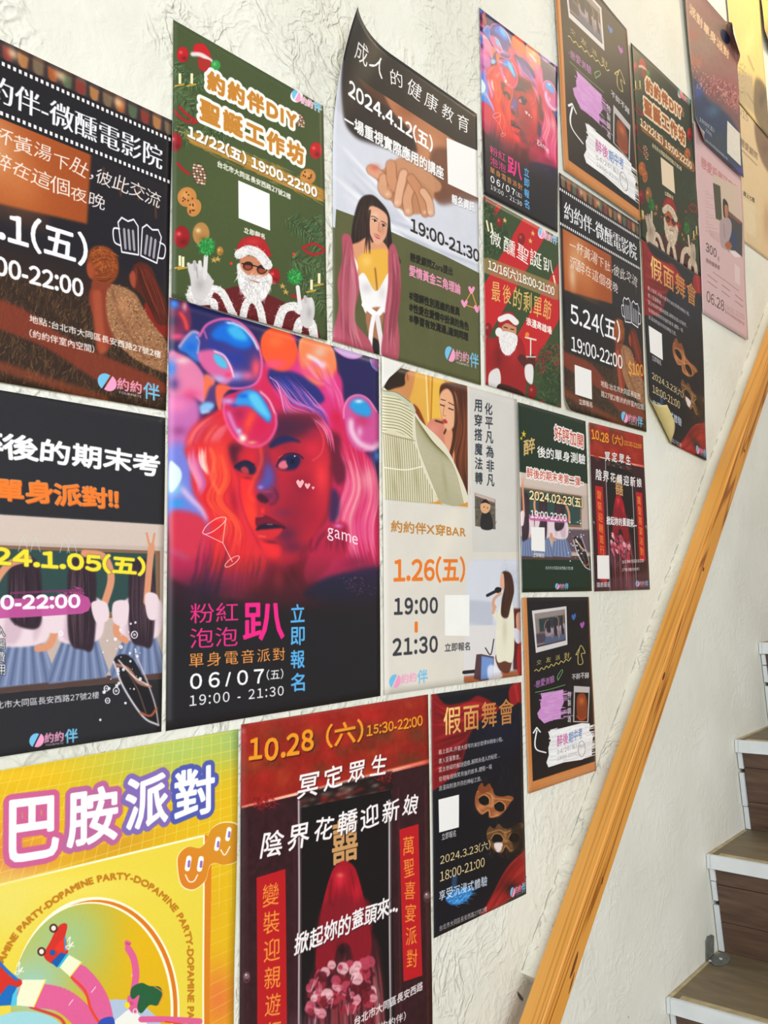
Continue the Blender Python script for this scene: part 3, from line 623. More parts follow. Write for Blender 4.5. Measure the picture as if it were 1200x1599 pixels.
def art_film(small=False):
    A = Art(594, 840, '1c1a22')
    if small: A.fr(Q['films'], *C4)
    else: A.fr(Q['film'], *C1)
    U = lambda: A.fr(None)
    U()
    A.vgrad([(0, '2a2228'), (.55, '201d26'), (.68, '3a261c'), (1, '33241c')])
    # bunting along the top
    for i in range(16):
        x = i/16+.02; c = ['7d6a52', 'a65a2c', '5a6a50', '8c3a30', 'b07c4a'][i % 5]
        A.r(x, 0, x+.05, .055, ['5c4c48', '6c4a34', '8a6650'][i % 3], a=.8, b=5); A.p([(x, .012), (x+.045, .016), (x+.04, .05), (x+.02, .058), (x+.004, .045)], c, sm=0, b=2)
    for x in (.25, .45, .72): A.g(x, .025, .03, .02, 'e8c8a0', .8)
    # bright projection sheet
    A.r(0, .2, .42, .53, '3a2a26', b=10); A.p([(0.03, .21), (.6, .2), (.59, .46), (.03, .5)], 'b9622c', sm=0, b=3, grad=(((.03, .3), (.6, .3)), 'a4521f'))
    A.g(.18, .33, .14, .12, 'd8a070', .9); A.g(.12, .42, .05, .08, 'e6c8a8', .8); A.g(.3, .4, .12, .1, 'cc8048', .6)
    for x, y in ((.66, .26), (.74, .28), (.83, .27), (.92, .31)): A.l([(x, y), (x+.005, y+.05)], .006, 'a8642c', .7, 2)
    # grass bank and red blanket
    A.p([(0, .66), (.3, .68), (.6, .74), (1, .7), (1, 1), (0, 1)], '3e2a1c', b=6)
    A.fur([(0, .68), (1, .72), (1, 1), (0, 1)], 2600, .03, .004, -80, ['543a22', '2e2018', '6a4a2a', '7c5c34', '241a16'], .6, .7, sm=0)
    A.p([(0, .76), (.3, .77), (.55, .84), (.95, .9), (1, .94), (.7, .95), (.4, .87), (0, .82)], '8c3c24', b=4, a=.85); A.l([(0, .93), (.4, .97), (.7, 1)], .03, '9c4a28', .6, 5)
    # two people lying on the blanket, seen from behind
    A.fr(Q['film'], *C1)
    A.p([(560, 1190), (600, 1180), (648, 1240), (660, 1330), (600, 1290), (565, 1250)], '8c2418', b=2)
    A.p([(505, 1085), (515, 1045), (545, 1028), (585, 1050), (610, 1110), (640, 1180), (655, 1260), (610, 1270), (575, 1200), (540, 1150), (515, 1130)], '5c2414', b=1.5)
    A.p([(500, 1078), (516, 1062), (526, 1090), (520, 1130), (504, 1112)], 'a44c30', b=1.5)
    A.hair([(520, 1050), (545, 1140), (600, 1250)], [(565, 1035), (610, 1120), (655, 1260)], 34, ['943c20', '3c160c', '7c2c18', 'b04c2c'], 5, .7)
    dress = [(415, 1128), (450, 1118), (520, 1150), (560, 1220), (600, 1280), (650, 1350), (655, 1450), (600, 1445), (500, 1390), (440, 1320), (410, 1230)]
    A.p([(350, 1130), (390, 1115), (430, 1120), (440, 1320), (400, 1380), (372, 1370), (360, 1260), (342, 1180)], '8c3c24', b=2)
    A.l([(372, 1150), (380, 1260), (395, 1370)], 34, 'b0583a', .8, 4); A.p(dress, 'a07450', b=2)
    A.fur(dress, 620, 9, 4, 40, ['8a5c40', '5c3424', 'c89870', 'd0a880'], 2, .75); A.g(470, 1200, 40, 50, 'c89066', .5); A.l([(430, 1130), (470, 1260), (560, 1400)], 10, '6c3c28', .5, 4)
    A.p([(362, 1090), (410, 1080), (425, 1125), (385, 1135), (352, 1130)], '8c4028', b=2)
    A.p([(340, 1000), (356, 972), (392, 965), (430, 980), (455, 1020), (455, 1075), (430, 1110), (390, 1112), (352, 1095), (334, 1050)], '8c4418', b=1.5)
    A.p([(334, 1040), (350, 1030), (362, 1060), (352, 1094), (336, 1075)], 'a8502c', b=2); A.o(372, 1068, 9, 14, 'a8502c', b=1)
    A.hair([(345, 1000), (380, 975), (430, 985)], [(372, 1100), (410, 1105), (450, 1080)], 60, ['c06c28', '6a2c10', 'a4541f', 'd08840', '501f0c'], 5, .7)
    A.fur([(350, 985), (400, 965), (445, 1000), (440, 1060), (380, 1050)], 120, 26, 4, 70, ['c87830', '7a3814', '9c4c1c'], .7, .7); U()
    # film strip and title
    A.p([(0, .055), (1, .055), (1, .235), (0, .235)], '1d1b20', sm=0)
    for i in range(44):
        for y in (.064, .213): A.r(i/44+.004, y, i/44+.016, y+.012, 'f4f0ee')
    A.t('約約伴-微醺電影院', (.05, .19), (.95, .19), .08, 'f2f2f4', ming=2.1, bold=.5, sh=('000000', 2, 2, 0))
    F = (lambda: A.fr(Q['films'], *C4)) if small else (lambda: A.fr(Q['film'], *C1))
    U(); H = dict(jit=.8, slant=.12, a=.95)
    A.t('一杯黃湯下肚，彼此交流', (.1, .315), (.95, .325), .06, 'efe6e0', **H); A.t('沉醉在這個夜晚', (.1, .39), (.67, .405), .058, 'efe6e0', **H)
    # beer mugs
    for cx, an in ((.79, -8), (.9, 8)):
        c, s_ = math.cos(math.radians(an)), math.sin(math.radians(an)); f = lambda x, y: (cx+x*c-y*s_, .455+x*s_*.7+y*c)
        A.p([f(-.045, -.04), f(.045, -.04), f(.04, .055), f(-.04, .055)], '26222a', sm=0)
        A.l([f(-.05, -.04), f(-.03, -.058), f(0, -.05), f(.03, -.06), f(.05, -.04), f(.042, .055), f(-.042, .055), f(-.05, -.04)], .006, 'e8e8ec', sm=0)
        for x in (-.022, 0, .022): A.l([f(x, -.02), f(x, .04)], .012, 'c4c4ca', sm=0, a=.8)
        sg = -1 if an < 0 else 1; A.l([f(sg*.045, -.02), f(sg*.075, -.015), f(sg*.075, .025), f(sg*.045, .035)], .006, 'e8e8ec')
    if small:
        A.r(.03, .5, .58, .76, '1c1a22', b=4, a=.85)
        A.t('5.24(五)', (.09, .635), (.68, .625), .1, 'f4f4f4', bold=2.2); A.t('19:00-22:00', (.09, .745), (.7, .742), .062, 'f4f4f4', bold=1.5); A.t('$100', (.78, .76), (.99, .745), .07, 'f0a83c', bold=2)
        A.r(.12, .80, .31, .925, 'f0eeea'); A.t('立即報名', (.16, .962), (.31, .96), .024, 'f0eeea', bold=1)
        A.t('地點：台北市大同區長安西', (.42, .855), (.93, .855), .028, 'f0eeea', bold=.8); A.t('路27號2樓(約約伴室內空間)', (.42, .9), (.99, .9), .028, 'f0eeea', bold=.8)
        logo(A, (.66, .985), (.95, .985), .05, out=None)
    else:
        F(); A.t('3.1(五)', (-105, 922), (335, 1048), 140, 'f4f4f6', bold=3); A.t('19:00-22:00', (-155, 1040), (318, 1165), 74, 'f4f4f6', bold=2.4)
        A.t('地點：台北市大同區長安西路27號2樓', (110, 1262), (622, 1402), 30, 'f4f4f4', bold=.9); A.t('(約約伴室內空間)', (110, 1320), (362, 1383), 32, 'f4f4f4', bold=.9)
        logo(A, (374, 1520), (618, 1570), 66)
    U(); A.grain(3, .015); return A

def pupils(A, f, n0=0):
    """classroom photograph: three girls from behind at a blackboard. f maps the unit picture to the sheet"""
    P = lambda pts: [f(x, y) for x, y in pts]
    A.p(P([(0, 0), (1, 0), (1, 1), (0, 1)]), 'c6b4aa', sm=0); A.p(P([(0, 0), (1, 0), (1, .14), (0, .16)]), 'd2c2b6', sm=0, b=2)
    A.p(P([(.12, .17), (.98, .17), (.98, .6), (.12, .58)]), '8c6c54', sm=0); A.p(P([(.14, .19), (.96, .19), (.965, .56), (.14, .55)]), '35524f', sm=0)
    A.p(P([(0, .6), (.45, .62), (.45, .9), (0, .9)]), '6c5a64', sm=0, b=3)
    A.p(P([(0, .95), (1, .95), (1, 1), (0, 1)]), '5c4640', sm=0)
    sk, sh = 'd99a78', 'e6d3d8'
    for cx, w in ((.42, 1.), (.655, .85), (.9, .78)):
        g = lambda x, y: f(cx+x*w*.9, y)
        # skirt
        A.p([g(-.1, .72), g(.09, .72), g(.15, .92), g(.13, .96), g(-.17, .97), g(-.18, .92)], '7a87a8', sm=0, b=1)
        for i in range(12):
            t = i/11; A.l([g(-.09+.18*t, .72), g(-.165+.3*t, .955)], abs(g(.012, 0)[0]-g(0, 0)[0]), ['5c6a8c', '98a4c0'][i % 2], .7, 1, sm=0)
        # blouse
        A.p([g(-.1, .5), g(-.04, .46), (g(.06, .46)), g(.12, .5), g(.13, .6), g(.09, .73), g(-.1, .73), g(-.13, .6)], sh, b=1.5)
        A.p([g(-.06, .5), g(0, .6), g(-.03, .72), g(-.09, .7)], 'c9aeba', b=4, a=.7); A.p([g(.05, .5), g(.09, .6), g(.05, .72)], 'cdb2bc', b=4, a=.7)
        # hair
        hl = .62 if cx < .5 else .76
        A.p([g(-.065, .3), g(-.04, .24), g(.02, .22), g(.07, .27), g(.085, .4), g(.08 if cx < .5 else .07, hl), g(.01, hl+.02), g(-.06, hl-.04), g(-.07, .42)], '3b2b36', b=1.5)
        A.hair([g(-.05, .26), g(-.06, .5), g(-.04, hl)], [g(.06, .26), g(.08, .5), g(.06, hl)], 22, ['4e3a46', '2c2028', '6a5058'], abs(g(.008, 0)[0]-g(0, 0)[0]), .6)
    d = abs(f(.03, 0)[0]-f(0, 0)[0])
    A.l(P([(.29, .52), (.3, .4), (.36, .28), (.44, .24)]), d, sk, b=1); A.l(P([(.67, .2), (.75, .22), (.78, .35), (.75, .52)]), d, sk, b=1)
    A.l(P([(.925, .5), (.935, .3), (.945, .14)]), d*.9, sk, b=1); A.l(P([(.935, .13), (.925, .06)]), d*.3, sk); A.l(P([(.95, .13), (.957, .06)]), d*.3, sk)
    A.p(P([(.7, .5), (.76, .5), (.77, .6), (.72, .62)]), sh, b=1); A.l(P([(.56, .62), (.53, .74), (.48, .76)]), d, sk, b=1); A.p(P([(.5, .52), (.57, .54), (.58, .66), (.52, .66)]), sh, b=1)
    A.l(P([(.82, .55), (.8, .68), (.84, .74)]), d*.9, sk, b=1); A.p(P([(.79, .5), (.85, .5), (.84, .64), (.79, .62)]), sh, b=1); A.p(P([(.92, .45), (.97, .46), (.97, .6), (.93, .6)]), sh, b=1)
    for x in (.4, .45, .57, .6): A.l(P([(x, .2), (x+.02, .12), (x+.04, .2)]), d*.12, 'c8d0cc', .6)

def splash(A, f, k):
    """tipped champagne flute with flying drops"""
    P = lambda pts: [f(x, y) for x, y in pts]
    A.p(P([(0, .1), (.2, 0), (.45, .12), (.8, .62), (.92, .95), (.6, .85), (.2, .45)]), '201d22', a=.92, b=1)
    A.l(P([(0, .1), (.2, .45), (.6, .85), (.92, .97)]), k*2, 'e8e4e8', .9, 1); A.l(P([(.45, .0), (.7, .4), (.85, .7), (.92, .97)]), k*1.5, 'cfc4c4', .9, 1)
    A.l(P([(.05, .14), (.3, .2), (.5, .38), (.75, .44)]), k*3, 'c8907c', .8, 1); A.l(P([(.1, .08), (.4, .3), (.7, .42)]), k*1.6, 'f4e0d4', .9, 1); A.l(P([(.55, .8), (.75, .84), (.88, .74)]), k*2.4, 'b86848', .9, 1)
    A.l(P([(.3, .25), (.5, .5), (.66, .8)]), k*1.2, '8c6c60', .8, 1)
    for i in range(46):
        x, y = -.3+rng.random()*.9, -.5+rng.random()*1.4; q = f(x, y); r = k*(.4+rng.random()*1.3)
        if y-x*.8 < .35 or rng.random() < .25: A.o(q[0], q[1], r, r*1.1, 'f2f0f4', a=.85)

def art_exam():
    A = Art(594, 840, '2e2d32').fr(Q['exam'], *D1)
    f0 = lambda x, y: (-300+x*965, 560+(x*.0)*10+y*690+x*0)
    # picture: top edge runs (0,560)->(672,602), bottom (0,1290)->(655,1230); left of frame goes on
    def f(x, y):
        X = -330+x*1000; t0 = 560+X*.0625; t1 = 1290-X*.09; return (X, t0+(t1-t0)*y)
    A.fr(Q['exam'], *D1); pupils(A, f)
    A.p([(-330, 1290+30), (655, 1232), (655, 1460), (-330, 1600)], '2e2d32', sm=0)
    A.l([(-300, 955), (100, 940), (330, 925)], 78, 'c25a9c', .95, 0, sm=0); A.fur([(250, 885), (330, 860), (335, 900), (250, 900)], 60, 20, 4, -170, ['c25a9c', 'a8487f'], .2); A.l([(40, 880), (320, 868)], 10, '8c3a70', .7)
    splash(A, lambda x, y: (460+x*200, 1130+y*300), 4)
    for x, y, r in ((430, 1270, 9), (470, 1280, 12), (435, 1320, 9), (508, 1330, 3), (245, 1045, 7), (545, 1050, 12), (490, 1100, 5)): A.ring(x, y, r, r*1.2, 3.5, 'f0eef4'); A.o(x, y, r*.5, r*.5, 'd8d4dc', a=.8)
    A.fr(Q['exam'], *D1)
    A.t('醉後的期末考', (-150, 318), (648, 404), 118, 'f6f6f4', bold=3, jit=.5); A.t('特別單身派對!!', (-300, 480), (478, 538), 100, 'ef8430', bold=2.4, jit=.4, ol=('fbdcc0', 1.2), sh=('b85a1c', 2, 2, 0))
    A.t('特別單身派對!!', (-300, 480), (478, 538), 100, 'ef8430', bold=1.2, jit=0, a=0)
    A.t('2024.1.05(五)', (-210, 755), (588, 808), 86, 'f2df3c', bold=3, ol=('8a8048', 2)); A.t('19:00-22:00', (-210, 950), (322, 938), 58, 'fafafa', bold=2.4)
    A.t('地點：台北市大同區長安西路27號2樓', (-150, 1368), (400, 1310), 32, 'e6e4e6', bold=.8); logo(A, (113, 1515), (312, 1490), 58)
    A.vt('入場費用', (0, 1010), (0, 1220), 34, 'f8f8f8', ol=('2c2c30', 2)); A.grain(3, .012); return A

def santa_bits(A, B, k):
    """christmas clutter used by both green sheets; B = frame function, k = unit"""
    pass

def art_xmas(dark=False):
    A = Art(594, 840, '4c5a34').fr(Q['xmas'], *C2)
    A.g(400, 900, 400, 400, '566339', .7); A.g(380, 200, 300, 200, '53603a', .7)
    gr = ['3f5a34', '2f4a2c', '5c7a48', '7c9464', '24381f']
    def branch(pts, n, w):
        c = cat(pts, False, 9)
        for i in range(0, len(c)-1):
            d = c[i+1]-c[i]; an = math.degrees(math.atan2(d[1], d[0]))
            for sg in (-55, 55):
                A.fur([c[i]+[-w*.2, -w*.2], c[i]+[w*.2, -w*.2], c[i]+[w*.2, w*.2], c[i]+[-w*.2, w*.2]], n, w, 2.6, an+sg, gr, .25, .9, sm=0)
        A.l(pts, 4, '5c4a30', .8)
    branch([(50, 300), (100, 360), (170, 400), (200, 380)], 14, 34); branch([(50, 420), (110, 470), (150, 520), (190, 500)], 14, 36); branch([(60, 560), (100, 620), (120, 650)], 12, 32); branch([(180, 600), (240, 620), (300, 640)], 10, 26)
    branch([(580, 1020), (650, 1060), (720, 1120), (750, 1180)], 16, 40); branch([(700, 1010), (740, 1060), (760, 1130)], 14, 36); branch([(600, 1200), (680, 1230), (760, 1260)], 14, 38); branch([(640, 1290), (700, 1340), (760, 1440)], 14, 40)
    def bauble(x, y, r, c='c01c24', hi='f07070'):
        A.o(x, y, r*.85, r*1.15, c, b=1); A.g(x-r*.3, y-r*.35, r*.3, r*.3, hi, .9); A.g(x+r*.2, y+r*.5, r*.5, r*.4, '5c0c14' if c[0] != 'b' else '7a5a20', .6)
    bauble(95, 260, 32); bauble(195, 300, 34); bauble(60, 660, 38, '9c1a24'); bauble(712, 700, 34); bauble(90, 1100, 44, 'a01820'); bauble(180, 1085, 46, 'b88a50', 'f0d8a0'); bauble(268, 1165, 18, 'b8863c', 'f4d890'); bauble(520, 1280, 32, 'a81820')
    for p_ in ([(60, 520), (100, 560), (160, 570), (110, 530), (80, 500)], [(70, 760), (100, 790), (125, 810)], [(650, 1150), (700, 1130), (750, 1160), (700, 1180), (660, 1160)], [(600, 1370), (650, 1390), (620, 1420)]): A.l(p_, 12, 'b81c24', .95, 1)
    for x, y in ((90, 370), (145, 370), (90, 1210), (105, 1215), (735, 1290), (700, 1320)): A.r(x-14, y-24, x-2, y+24, 'f0e8c0'); A.l([(x-30, y+34), (x+10, y+26)], 8, 'c8a040')
    for x, y in ((240, 1205), (258, 1200), (558, 1325), (573, 1352), (232, 640)): A.t('★', (x-16, y+12), (x+16, y+18), 30, 'c8a458')
    def cone(x, y, rx, ry):
        A.o(x, y, rx, ry, '5c4030', an=-12, b=1)
        for i in range(-3, 4):
            hw = rx*math.sqrt(max(0, 1-(i/3.8)**2))
            for j in (-.75, -.25, .25, .75): A.o(x+hw*j+i*2.5, y+i*ry*.26+j*4, rx*.2, ry*.1, ['c8ac90', 'e8d8c4', '9a7454'][(i+int(j*4)) % 3], an=10)
    cone(172, 810, 32, 52); cone(637, 562, 24, 34)
    for x, y, rx, ry in ((115, 915, 44, 46), (148, 965, 32, 42), (675, 820, 36, 36)):
        A.o(x, y, rx, ry, 'c98a48', an=20); A.g(x-8, y-10, rx*.6, ry*.6, 'e0a864', .8)
        for i in range(7): A.o(x+(rng.random()-.5)*rx*1.3, y+(rng.random()-.5)*ry*1.3, 4, 4.5, '6a3a1c')
    for x, y in ((320, 1222), (610, 1178)): A.o(x, y, 7, 7, 'e0402c')
    # small santa hat
    A.p([(150, 215), (190, 212), (215, 240), (222, 280), (150, 260)], 'c82028', b=1); A.l([(140, 258), (180, 262), (225, 290)], 20, 'e8e4e4', .95, 2); A.p([(165, 280), (225, 290), (215, 330), (185, 330)], 'b03028', b=1); A.o(248, 310, 22, 24, '3ca050', b=1); A.g(242, 303, 10, 10, '8cd890', .7)
    # title
    def title(ol, r):
        A.t('約約伴DIY', (212, 418), (622, 606), 86, ol, bold=r, gap=.12, rounded=True); A.t('聖誕工作坊', (178, 556), (655, 768), 96, ol, bold=r, gap=.14)
    title('f6f2ea', 15); A.p([(160, 420), (640, 610), (660, 790), (170, 570)], 'f6f2ea', sm=0, a=0)
    title('c88a34', 4.2)
    A.l([(150, 645), (300, 705), (500, 800), (735, 905)], 58, 'b98a3c', .95, 1, sm=1); A.fur([(110, 590), (735, 860), (740, 940), (150, 680)], 240, 60, 3, 25, ['e0c070', 'a87828', 'd8b058'], .1, .6)
    A.t('12/22(五) 19:00-22:00', (120, 640), (716, 922), 62, 'faf6ee', bold=2.6, sh=('5c4420', 2, 2, 0), gap=.02, jit=.15)
    A.t('台北市大同區長安西路27號2樓', (257, 775), (595, 928), 30, 'f2efe6', bold=1.3, jit=.3); A.r(0, 0, 1, 1, 'ffffff', a=0)
    A.p([(353, 838), (498, 900), (500, 1070), (354, 1012)], 'f4f2ee', sm=0); A.t('立即報名', (378, 1082), (475, 1114), 30, 'f6f2ea', bold=1.3, jit=.8)
    # bearded man in a red fur-trimmed coat
    coat = [(140, 1400), (250, 1350), (330, 1340), (420, 1380), (500, 1380), (560, 1400), (640, 1430), (700, 1480), (715, 1580), (50, 1400)]
    A.p([(120, 1420), (200, 1360), (300, 1340), (360, 1330), (500, 1370), (600, 1420), (690, 1460), (710, 1600), (400, 1560), (150, 1440)], '6c1c20', b=1)
    A.fur([(240, 1360), (480, 1400), (640, 1480), (600, 1560), (400, 1500), (250, 1440)], 260, 8, 3, 0, ['8c2c2c', '4a1014', 'b04848', '7a2020'], 3, .8)
    wh = ['f4f2f0', 'd8d4d2', 'ffffff', 'b8b2b0']
    def trim(pts, w):
        A.l(pts, w, 'e2dedb'); c = cat(pts, False, 6)
        for q in c[::2]: A.fur(A.ell(q[0], q[1], w*.4, w*.4), 14, w*.3, 3.5, (q[0], q[1]), wh, .6, .9, sm=0)
    trim([(215, 1370), (235, 1340), (280, 1360), (320, 1440), (340, 1480)], 34); trim([(140, 1340), (130, 1380), (170, 1400), (235, 1400), (245, 1440)], 34); trim([(370, 1495), (390, 1410), (420, 1390), (450, 1420), (470, 1510)], 34)
    trim([(530, 1530), (560, 1440), (610, 1420), (640, 1440)], 40); trim([(620, 1560), (640, 1490), (690, 1500), (705, 1590)], 40)
    # beard, face
    A.p([(350, 1270), (360, 1220), (500, 1270), (500, 1340), (470, 1390), (430, 1400), (380, 1370), (355, 1320)], 'e6e2df', b=1); A.fur([(350, 1260), (420, 1270), (500, 1280), (500, 1340), (470, 1390), (430, 1400), (380, 1370), (355, 1320)], 420, 20, 3, 100, wh, .5, .8)
    A.p([(365, 1190), (420, 1190), (490, 1220), (490, 1270), (430, 1290), (370, 1250)], 'c98868', b=2); A.g(430, 1262, 18, 16, 'd8906c', .9)
    A.o(398, 1234, 24, 21, '2c1a18'); A.o(462, 1250, 24, 22, '2c1a18'); A.o(398, 1238, 18, 14, 'a04a34', b=2); A.o(462, 1254, 18, 14, 'a04a34', b=2); A.l([(370, 1222), (425, 1232), (490, 1252)], 5, '1c1412')
    A.fur([(370, 1280), (430, 1275), (490, 1300), (480, 1320), (380, 1310)], 160, 26, 3, 20, wh, .5, .9); A.l([(408, 1300), (450, 1310)], 6, 'a86858', .8, 1)
    A.p([(345, 1160), (370, 1110), (420, 1095), (470, 1110), (505, 1180), (480, 1190), (400, 1160)], 'b42428', b=1); A.g(420, 1120, 40, 20, 'd84848', .6); trim([(356, 1180), (400, 1160), (450, 1180), (490, 1230)], 44)
    # gloved hands with green balls
    gl = 'd2cecd'
    A.p([(130, 1290), (120, 1240), (150, 1220), (190, 1240), (235, 1300), (230, 1330), (190, 1400), (145, 1380)], gl, b=1); A.l([(198, 1290), (203, 1190)], 20, 'dedad8'); A.l([(135, 1260), (122, 1225)], 16, gl); A.l([(155, 1250), (150, 1215)], 16, 'c0bab8'); A.l([(178, 1250), (175, 1215)], 16, 'dcd8d6'); A.l([(215, 1330), (232, 1305)], 18, gl)
    A.g(175, 1320, 30, 40, 'a8a19e', .6); A.l([(160, 1240), (165, 1290)], 4, '8c8482', .7, 1)
    A.p([(640, 1410), (660, 1380), (700, 1390), (705, 1460), (680, 1520), (645, 1500)], gl, b=1); A.l([(640, 1430), (628, 1330)], 18, 'e6e2e0'); A.l([(665, 1400), (662, 1375)], 14, 'c4bebc'); A.l([(690, 1420), (690, 1385)], 14, 'dcd8d6'); A.g(680, 1450, 16, 34, 'a8a19e', .6)
    for x, y, r in ((207, 1145, 36), (615, 1283, 32)):
        A.o(x, y, r, r*1.1, '2a8a3e', b=1); A.fur(A.ell(x, y, r*.95, r*1.0), 150, r*.4, 3.4, (x, y), ['3cac50', '1c6c2c', '6cd07c', '2a8a3e'], .8, .9)
    logo(A, (600, 465), (738, 530), 50, sub=0, out='f2f0ec'); A.grain(3, .015)
    if dark: A.im = np.clip(A.im, 0, 1)**1.45*np.array([.95, .88, .78], np.float32)  # second copy: whole print darker and browner
    return A
ART_BIG = dict(girl=art_girl, film=art_film, exam=art_exam, xmas=art_xmas)
def qr_card(A, pts): A.p(pts, 'efeeea', sm=0)

def art_lect():
    A = Art(780, 1103, '5d6142').fr(None)
    U = lambda: A.fr(None)
    # photo of sheets and bodies
    A.r(0, 0, 1, .66, 'c9ccd4')
    A.p([(0, .3), (.3, .32), (.6, .36), (1, .34), (1, .78), (0, .6)], 'd4d6de', sm=0, b=4)
    A.hair([(0, .36), (.3, .46), (.6, .56), (1, .64)], [(0, .55), (.3, .6), (.7, .7), (1, .74)], 22, ['b9bdc8', 'eceef2', 'a9aebc', 'f6f6f8'], .02, .6, 6)
    A.fr(Q['lect'], *C3)
    A.p([(30, 200), (220, 330), (360, 450), (420, 560), (380, 640), (180, 600), (100, 560), (60, 470)], '2a2122', b=8); A.g(210, 400, 60, 60, '3c2622', .8)
    A.p([(90, 240), (190, 300), (240, 370), (330, 430), (330, 480), (200, 420), (120, 330)], '5c3828', b=8)
    A.p([(230, 370), (340, 420), (470, 520), (640, 600), (640, 700), (560, 800), (440, 830), (390, 700), (350, 560), (270, 470)], 'b97b56', b=6)
    A.g(330, 460, 60, 50, '9c5c3c', .8); A.g(430, 640, 60, 90, 'd29a74', .7); A.g(560, 620, 70, 90, '8e5a42', .7); A.g(350, 690, 60, 40, 'c68a64', .8)
    A.p([(440, 620), (660, 700), (660, 830), (560, 840), (450, 840)], '6c4434', b=8, a=.8)
    # clasped hands
    hc = ['cf9a78', 'dcae8e', 'b67c5a', '8e5a40']
    A.p([(175, 695), (215, 715), (255, 690), (300, 660), (360, 670), (420, 700), (445, 780), (430, 850), (400, 890), (330, 890), (250, 830), (215, 770)], 'c08a66', b=3)
    A.l([(300, 690), (380, 720), (450, 780)], 50, 'c89470', .9, 3)
    for p_, w, c in (([(180, 710), (230, 745), (262, 790)], 38, 'dca284'), ([(232, 745), (228, 790), (250, 815)], 36, 'd8a582'), ([(262, 690), (268, 760), (300, 800)], 40, 'cf9670'), ([(315, 725), (300, 790), (290, 850)], 34, 'e0b092'), ([(350, 770), (330, 830), (335, 885)], 36, 'd6a27e'), ([(345, 745), (385, 810), (405, 890)], 34, 'c9906a'), ([(395, 800), (420, 840), (428, 890)], 28, 'deb090')):
        A.l(p_, w+6, '8a543a', .7, 3); A.l(p_, w, c, 1, 2); q = p_[-1]; A.g(q[0]-3, q[1]-4, w*.28, w*.3, 'f0cdb4', .7)
    A.g(195, 700, 26, 18, 'd0705c', .8)
    A.hair([(240, 900), (400, 950), (650, 1080)], [(220, 960), (420, 1060), (650, 1140)], 10, ['b4b8c4', 'f4f4f8'], 20, .6, 5)
    # black band with the handwritten title
    U(); A.p([(0, -.01), (1, -.01), (1, .155), (0, .155)], '211f20', sm=0)
    A.t('成人的健康教育', (.09, .115), (.93, .105), .075, 'f2f0ee', jit=1.2, slant=.15, gap=.22)
    A.fr(Q['lect'], *C3)
    # olive panel
    A.p([(35, 875), (130, 910), (300, 985), (480, 1065), (660, 1155), (660, 1640), (0, 1480)], '62643f', sm=0)
    A.grain(40, .012)
    # woman in a white top and pink jacket
    A.p([(130, 840), (180, 815), (225, 850), (255, 900), (262, 980), (270, 1030), (300, 1100), (200, 1080), (110, 1040), (100, 960)], '2a1c1c', b=2)
    A.hair([(150, 830), (115, 940), (110, 1040)], [(200, 830), (258, 960), (265, 1060)], 44, ['3c2826', '1c1214', '5a3c34'], 5, .7)
    A.p([(130, 1010), (170, 990), (230, 1010), (260, 1080), (250, 1200), (180, 1290), (120, 1150), (85, 1040)], 'dca07c', b=2)
    A.p([(120, 1090), (160, 1050), (230, 1040), (250, 1060), (248, 1150), (200, 1215), (150, 1160)], 'e8b64c', b=3); A.l([(196, 1120), (205, 1210)], 6, '8c5224', .8, 2); A.g(160, 1090, 26, 30, 'f2cc78', .8)
    A.p([(170, 870), (200, 865), (245, 900), (247, 960), (235, 1000), (208, 1022), (180, 1000), (166, 940)], 'e2ae90', b=2); A.g(225, 960, 18, 30, 'c98a6c', .7); A.g(195, 900, 20, 18, 'f2cab0', .7)
    A.l([(180, 905), (193, 906), (207, 917)], 3.6, '4c302a', .8, 1); A.l([(221, 925), (233, 929), (243, 939)], 3.6, '4c302a', .8, 1); A.o(194, 923, 10, 5, 'f0e0d8', an=26); A.o(231, 943, 8.5, 4.6, 'f0e0d8', an=26); A.o(195, 923, 5, 5, '2c1a1c'); A.o(230, 943, 4.6, 4.8, '2c1a1c'); A.l([(184, 918), (194, 917), (204, 926)], 3, '2c1a1c'); A.l([(223, 938), (231, 937), (239, 947)], 3, '2c1a1c'); A.l([(214, 930), (210, 962), (218, 968)], 3, 'a8684c', .8, 1)
    A.p([(190, 976), (203, 979), (221, 993), (208, 998), (196, 988)], 'c65858', b=1); A.l([(192, 978), (206, 988), (220, 993)], 2, 'f4e4e0'); A.l([(175, 880), (168, 960), (185, 1010)], 8, '2a1c1c', .8, 1); A.hair([(150, 850), (160, 960), (150, 1060)], [(170, 850), (172, 960), (180, 1060)], 12, ['241618', '3c2826'], 5, .8)
    A.p([(92, 1000), (105, 1060), (125, 1110), (120, 1160), (150, 1140), (200, 1215), (250, 1140), (256, 1190), (240, 1300), (160, 1310), (130, 1200), (110, 1130)], 'f1efee', b=1); A.g(160, 1200, 30, 30, 'cbc4c6', .6); A.g(225, 1220, 20, 40, 'd8d2d2', .7)
    A.p([(160, 1300), (230, 1290), (215, 1420), (212, 1500), (185, 1490), (170, 1400)], 'b07a5c', b=2); A.p([(165, 1410), (210, 1420), (208, 1500), (175, 1480)], '2c2426', b=2)
    A.l([(150, 1270), (200, 1310), (225, 1290)], 22, 'f6f4f4', 1, 1); A.l([(190, 1320), (180, 1380), (175, 1460)], 18, 'f0eeee', 1, 1); A.l([(205, 1320), (215, 1380), (225, 1440), (225, 1500)], 20, 'e6e2e2', 1, 1)
    for p_ in ([(95, 990), (60, 985), (60, 1080), (40, 1180), (45, 1280), (20, 1440), (110, 1480), (190, 1500), (175, 1420), (110, 1330), (130, 1200), (110, 1080)], [(262, 1020), (280, 1030), (300, 1110), (302, 1240), (290, 1320), (298, 1420), (285, 1510), (225, 1480), (230, 1380), (238, 1290), (250, 1180), (250, 1060)]):
        A.p(p_, 'b5596a', b=1.5)
